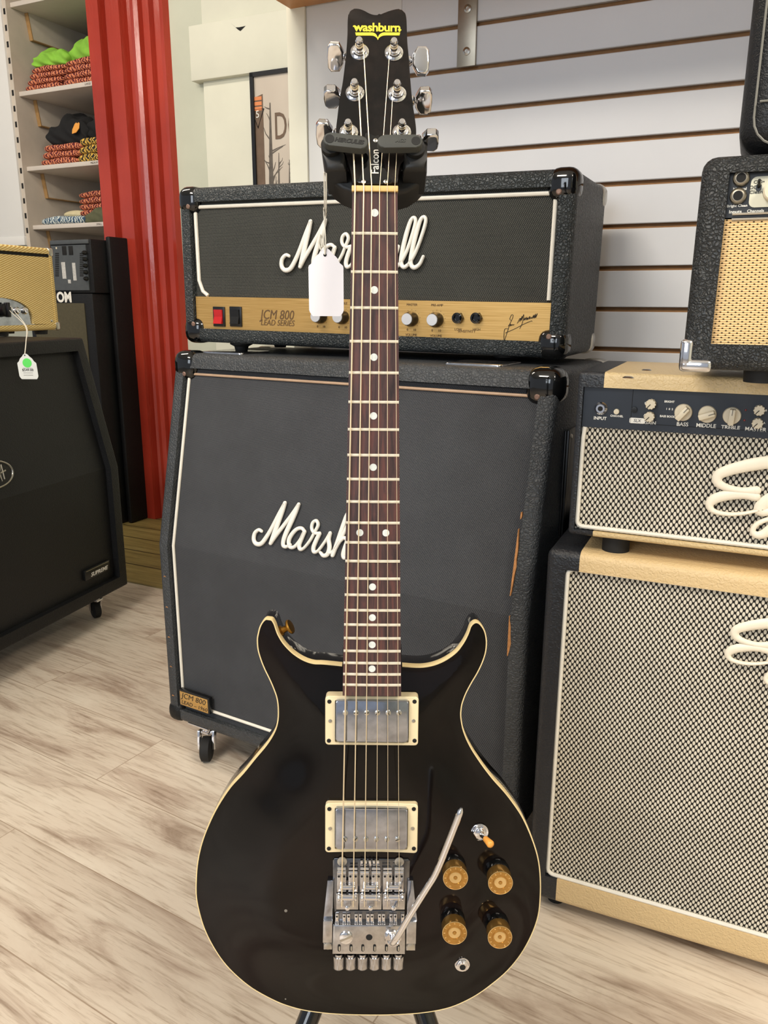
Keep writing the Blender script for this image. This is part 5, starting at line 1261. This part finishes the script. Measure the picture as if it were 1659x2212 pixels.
for k in range(6):
    x = 402 + k * 141; pts = [zb8(x + a_, 1258 + b_, -.0060) for a_, b_ in rrect(-18, 18, -42, 42, 17)]
    q = B(); q.prism(pts, L, -.0061, -.00575); q.done('plate_slot', 'dark_hole', vib, smooth=False)
    pts = [zb8(x + 4 + a_, 1266 + b_, -.0060) for a_, b_ in rrect(-9, 9, -28, 26, 8)]
    q = B(); q.prism(pts, L, -.0060, -.0054, bev=.0002); q.done('slot_screw', 'nickel', vib)
    xa = 397 + k * 142; u_, v_ = zb8(xa, 1345, -.011); u2, v2 = zb8(xa, 1490, -.011)
    q = B(); r_ = .0052; Ln = v_ - v2
    nn = 28; ringp = []
    q.lathe([(.0040, -.002), (.0042, .0008)], L(u_, v_, -.0112), (0, -1, 0), 20)
    q.prism([(r_ * (1 + (.05 if i % 2 else 0)) * math.cos(math.pi * i / nn), r_ * (1 + (.05 if i % 2 else 0)) * math.sin(math.pi * i / nn)) for i in range(2 * nn)], lambda x_, y_, h: L(u_ + x_, v_ - h, -.0112 + y_), .0008, Ln, bev=.0006)
    q.done('fine_tuner', 'satin_chrome', vib, ang=25)
u_, v_ = zb8(483, 1130, -.0060); q = B(); q.lathe([(.0068, 0), (.0066, .0020), (.0060, .0024), (0, .0024)], L(u_, v_, -.0060), (0, 0, 1), 28)
so = q.done('pivot_screw', 'chrome', vib); q = B(); q.box(-.0066, .0066, -.0011, .0011, .0010, .0026, M=Matrix.Translation(L(u_, v_, -.0060)) @ Matrix.Rotation(.45, 4, 'Z')); q.done('pivot_slot', 'nickel', vib)
u_, v_ = zb8(1045, 1140, -.0060); q = B(); q.lathe([(.0085, 0), (.0085, .0022), (.0075, .0034), (.0062, .0034), (.0050, .0012), (0, .0012)], L(u_, v_, -.0060), (0, 0, 1), 32); q.done('arm_collar', 'chrome', vib)
def fpx(px, py, w): a_ = gp(px, py, w); return L(a_[0], a_[1], w)
armp = [L(u_, v_, -.004), fpx(847, 2036, .004), fpx(851, 2034, .010), fpx(862, 2018, .014), fpx(885, 1978, .018), fpx(918, 1925, .022), fpx(938, 1893, .025), fpx(952, 1862, .027), fpx(968, 1822, .029), fpx(985, 1778, .031), fpx(997, 1745, .032)]
AP = cat(armp, 5); q = B(); q.tube(AP, [.0032] * (len(AP) - 2) + [.0028, .0012], seg=16); q.done('vibrato_arm', 'chrome', gt, ang=60)

# controls
def facew(u_, v_): return arch(seg_dist(u_, v_) - BI) if inside(u_, v_) else WE
for px, py in ((984, 1897), (1083, 1915), (982, 2016), (1082, 2034)):
    u_, v_ = gp(px, py, facew(.12, -.68) + .026); fw_ = facew(u_, v_)
    q = B(); q.lathe([(.0118, 0), (.0126, .001), (.0124, .008), (.0112, .0098), (.0105, .0100)], L(u_, v_, fw_ - .0005), (0, 0, 1), 36); kb = q.done('control_knob', 'black_gloss', gt)
    q = B(); q.lathe([(.0122, .0098), (.0124, .0110), (.0121, .0175), (.0119, .0215), (.0115, .0225), (.0078, .0225), (.0074, .0232), (.0064, .0232), (.0060, .0222), (.0036, .0214), (.0020, .0222), (.0016, .0230), (0, .0232)], L(u_, v_, fw_), (0, 0, 1), 40); kt_ = q.done('knob_top', 'gold_knob', kb, ang=30)
    q = B(); q.lathe([(.0123, .0221), (.0124, .0228), (.0119, .0229), (.0117, .0222)], L(u_, v_, fw_), (0, 0, 1), 40); q.done('knob_rim', 'gold_rim', kb, ang=30)
    for i in range(11):
        g = math.radians(-60 + 30 * i); c_ = V((math.cos(g), math.sin(g), 0))
        text_mesh('knob_numeral', str(i), .0025, 'bone', kb, L(u_ + .0101 * c_.x, v_ + .0101 * c_.y, fw_ + .0227), (c_.y, -c_.x, 0), (c_.x, c_.y, 0), depth=.00005)
u_, v_ = gp(1037, 1802, -.018); fw_ = facew(u_, v_)
q = B(); q.lathe([(.0092, 0), (.0090, .0012), (.0086, .0014), (.0078, .0010)], L(u_, v_, fw_), (0, 0, 1), 30); q.prism(disc(.0068, 6, u_, v_), lambda x, y, h: L(x, y, fw_ + h), .001, .0034, bev=.0006); q.lathe([(.0048, .003), (.0048, .0062), (.0030, .0068)], L(u_, v_, fw_), (0, 0, 1), 20)
sw = q.done('toggle_switch', 'chrome', gt, ang=40)
t0 = L(u_, v_, fw_ + .005); t1 = fpx(1047, 1810, fw_ + .013); t2 = fpx(1062, 1826, fw_ + .023); dr = (t2 - t1)
q = B(); q.cyl(t0, t1, .0020, seg=14); q.done('lever', 'chrome', sw)
q = B(); q.lathe([(.0022, 0), (.0030, .001), (.0036, dr.length * .6), (.0040, dr.length * .85), (.0030, dr.length), (0, dr.length + .0008)], t1, dr, 20); q.done('switch_tip', 'amber_tip', sw, ang=60)
u_, v_ = gp(999, 2087, -.02); fw_ = facew(u_, v_)
q = B(); q.lathe([(.0080, 0), (.0078, .0012), (.0070, .0014)], L(u_, v_, fw_), (0, 0, 1), 30); q.prism(disc(.0068, 6, u_, v_), lambda x, y, h: L(x, y, fw_ + h), .001, .0036, bev=.0006); q.lathe([(.0046, .003), (.0046, .0050), (.0032, .0052), (.0030, .002)], L(u_, v_, fw_), (0, 0, 1), 24); jk = q.done('output_jack', 'chrome', gt, ang=40)
q = B(); q.lathe([(.0031, 0), (.0031, .0001), (0, .0001)], L(u_, v_, fw_ + .0051), (0, 0, 1), 20); q.done('jack_hole', 'dark_hole', jk)
# strap button on the inner side of the left horn
u_, v_ = gp(609, 1362, -.043); bd_ = V((.85, .45, .15)).normalized()
q = B(); q.lathe([(.0055, -.004), (.0055, 0), (.0035, .0012), (.0030, .0050), (.0040, .0072), (.0070, .0082), (.0078, .0095), (.0070, .0110), (.0030, .0116), (0, .0112)], L(u_, v_, -.043), bd_, 26); q.done('strap_button', 'brass', gt, ang=40)
# paint chips on the cutaway sides
q = B()
for (px, py, w, wd, hh) in ((637, 1389, -.040, .004, .0045), (642, 1393, -.044, .003, .002), (977, 1400, -.042, .009, .004), (982, 1394, -.047, .004, .006), (604, 1325, -.055, .002, .003)):
    u_, v_ = gp(px, py, w)
    best = min(range(NP - 6), key=lambda i: (P2[i][0] - u_) ** 2 + (P2[i][1] - v_) ** 2); a, b = V(P2[best]), V(P2[(best + 1) % (NP)]); t = (b - a).normalized(); c = a
    n = V((t.y, -t.x)); 
    if inside(c.x + n.x * .002, c.y + n.y * .002): n = -n
    pts = [(random.uniform(.4, 1) * math.cos(2 * math.pi * i / 9), random.uniform(.4, 1) * math.sin(2 * math.pi * i / 9)) for i in range(9)]
    q.bm.faces.new([q.bm.verts.new(L(c.x + t.x * x * wd * .5 + n.x * .0002, c.y + t.y * x * wd * .5 + n.y * .0002, w + y * hh * .5)) for x, y in pts])
q.done('paint_chips', 'chip_grey', body, smooth=False)

# ================================================================== hanging stand
SB = GM @ L(0, -.62, -.16); SB.z = 0
st_ = thing('guitar_stand', 'black upright guitar stand whose rubber-lined yoke holds the headstock', 'guitar stand', Matrix.Translation(SB))
SI = Matrix.Translation(SB).inverted()
def S(p): return SI @ p
def GW(u_, v_, w_): return GM @ L(u_, v_, w_)
def HW(x, s, h): return GM @ HL(x, s, h)
yk = GW(0, -.012, -.075); hub = V((SB.x, SB.y, .30))
q = B(); q.cyl(S(hub), S(GW(0, -.45, -.105)), .0145, seg=20); q.cyl(S(GW(0, -.45, -.105)), S(yk), .011, seg=20); q.done('pole', 'black_metal', st_)
q = B(); q.cyl(S(V((SB.x, SB.y, .36))), S(V((SB.x, SB.y, .24))), .024, seg=24, bev=.003); q.done('hub', 'black_plastic', st_)
def leg(tgt):
    q = B(); q.tube([S(V((SB.x, SB.y, .27)) + (tgt - hub).normalized() * .02), S(tgt)], .0125, seg=14); o = q.done('leg', 'black_gloss', st_)
    q = B(); q.tube([S(tgt - (tgt - hub).normalized() * .03), S(tgt + V((0, 0, .002)))], .0155, seg=14); q.done('rubber_foot', 'rubber', o)
def leg_through(px, py, zh):
    p = onz(px, py, zh); h2 = V((SB.x, SB.y, .27)); d = (p - h2); t = (.27 - .016) / (.27 - zh); return h2 + d * t
leg(leg_through(664, 2206, .115)); leg(leg_through(922, 2206, .115)); leg(V((SB.x, SB.y + .33, .016)))
# yoke: U-shaped block behind the neck with two arms coming forward at each side of the headstock
def yo(pts, h0, h1, name, mat, par, bev=.004, zoff=0):
    q = B(); q.prism(pts, lambda x, y, h: S(HW(x, y, h)), h0, h1, bev=bev, seg=3); return q.done(name, mat, par, ang=50)
def hq(x, y, h): return hpx(680 + x / 6.3808, 270 + y / 6.3808, h)
YP = [(120, 420), (150, 640), (185, 760), (250, 870), (380, 960), (520, 1020), (830, 1040), (1140, 1030), (1290, 985), (1420, 900), (1510, 800), (1540, 700), (1545, 420), (1230, 420), (1215, 560), (1150, 700), (1140, 790), (520, 790), (500, 700), (430, 560), (400, 420)]
yoke = yo([hq(x, y, -.030) for x, y in YP], -.050, -.020, 'yoke', 'stand_rubber', st_)
for nm, pts in (('yoke_arm', [(85, 300), (110, 420), (150, 640), (430, 640), (440, 560), (410, 440), (395, 340), (380, 300)]), ('yoke_arm', [(1240, 300), (1235, 400), (1215, 560), (1225, 640), (1535, 640), (1545, 500), (1545, 320), (1540, 260)])):
    sgn = -1 if pts[0][0] < 500 else 1
    yo([hq(x, y, -.0) for x, y in pts], -.040, .004, nm, 'stand_rubber', st_, .006)
for side, pl_, pr_, rad in ((-1, (205, 188), (640, 236), .0085), (1, (955, 222), (1392, 218), .0085)):
    hgt_ = .019
    (ax, ay), (bx, by) = hq(*pl_, hgt_), hq(*pr_, hgt_)
    d = V((bx - ax, by - ay)).normalized(); n = V((-d.y, d.x)); pts = []
    r1 = .0060; sx_ = .0 
    for k in range(13): g = math.pi * k / 12; pts.append((bx + r1 * (d.x * math.sin(g) + n.x * math.cos(g)) , by + r1 * (d.y * math.sin(g) + n.y * math.cos(g))))
    for k in range(13): g = math.pi * k / 12; pts.append((ax - r1 * (d.x * math.sin(g) + n.x * math.cos(g)), ay - r1 * (d.y * math.sin(g) + n.y * math.cos(g))))
    fl_ = yo(pts, hgt_ - .009, hgt_, 'swivel_tab', 'flap_rubber', st_, .0012)
    px_, py_ = (205, 190) if side < 0 else (1395, 218); x, s = hq(px_, py_, hgt_)
    q = B(); q.lathe([(.0040, -.0002), (.0040, .0003), (0, .0003)], S(HW(x, s, hgt_)), HZW, 28); q.done('pivot_disc', 'rubber', fl_)
    q = B(); q.cyl(S(HW(x, s, hgt_ - .009)), S(HW(x, s, -.002)), .0085, seg=24); q.done('pivot_post', 'stand_rubber', st_)
    if side < 0:
        x, s = hq(472, 222, hgt_); d3 = (GM.to_3x3() @ (V((1, 0, 0)) * d.x + HN * d.y)); up3 = HZW.cross(d3)
        text_mesh('raised_lettering', 'HERCULES', .0052, 'stand_rubber', fl_, S(HW(x, s, hgt_ + .0002)), d3, up3, shear=.25, bold=.0002, sx=1.05)
    else:
        x, s = hq(1180, 215, hgt_); d3 = (GM.to_3x3() @ (V((1, 0, 0)) * d.x + HN * d.y)); up3 = HZW.cross(d3)
        text_mesh('raised_lettering', 'AGS', .0045, 'flap_rubber', fl_, S(HW(x, s, hgt_ + .0002)), d3, up3, shear=.25, bold=.0002)

# white tag hanging beside the neck
pT = hit(702, 548, GW(0, 0, -.055), V((0, 1, 0)))
sc_ = (pT - EYE).dot(C_F) / F_PX
tg = thing('price_tag', 'large blank white paper tag hanging on a cord left of the guitar neck', 'price tag', Matrix.Translation(pT))
wdt = 76 * sc_; hh_ = pT.z - hit(703, 694, pT, V((0, 1, 0))).z
q = B(); q.prism(tagshape(wdt, hh_, .020), lambda x, y, h: V((x + .0007, h, y + .005)), 0, .0006); cdd = q.done('card', 'tag_white', tg, smooth=False)
q = B(); q.lathe([(.0016, 0), (.0016, .0001), (0, .0001)], (0, -.0001, -.0012), (0, -1, 0), 14); q.done('punch_hole', 'dark_hole', cdd)
top = S(HW(0, 0, 0)); pk = SI.inverted() @ S(HW(*hq(135, 660, -.03), -.02)) - pT
pk = hit(700, 372, GW(-.045, 0, -.012), V((0, 1, 0))) - pT
q = B(); q.tube(cat([V((0, -.0006, -.001)), V((.0008, -.001, .012)), V((-.0006, 0, .04)) , pk * .6, pk], 5), .0007, seg=6); q.tube(cat([V((0, -.0006, -.001)), V((-.0012, -.0004, .014)), V((.0012, .0, .035)), pk * .55 + V((.0014, 0, 0)), pk + V((.002, 0, 0))], 5), .0007, seg=6)
q.tube([(-.004, 0, .004), (-.0058, -.001, .010), (-.0042, -.001, .018), (-.0022, 0, .014), (-.003, 0, .006)], .0011, True, 6); q.done('string', 'cord_white', tg)
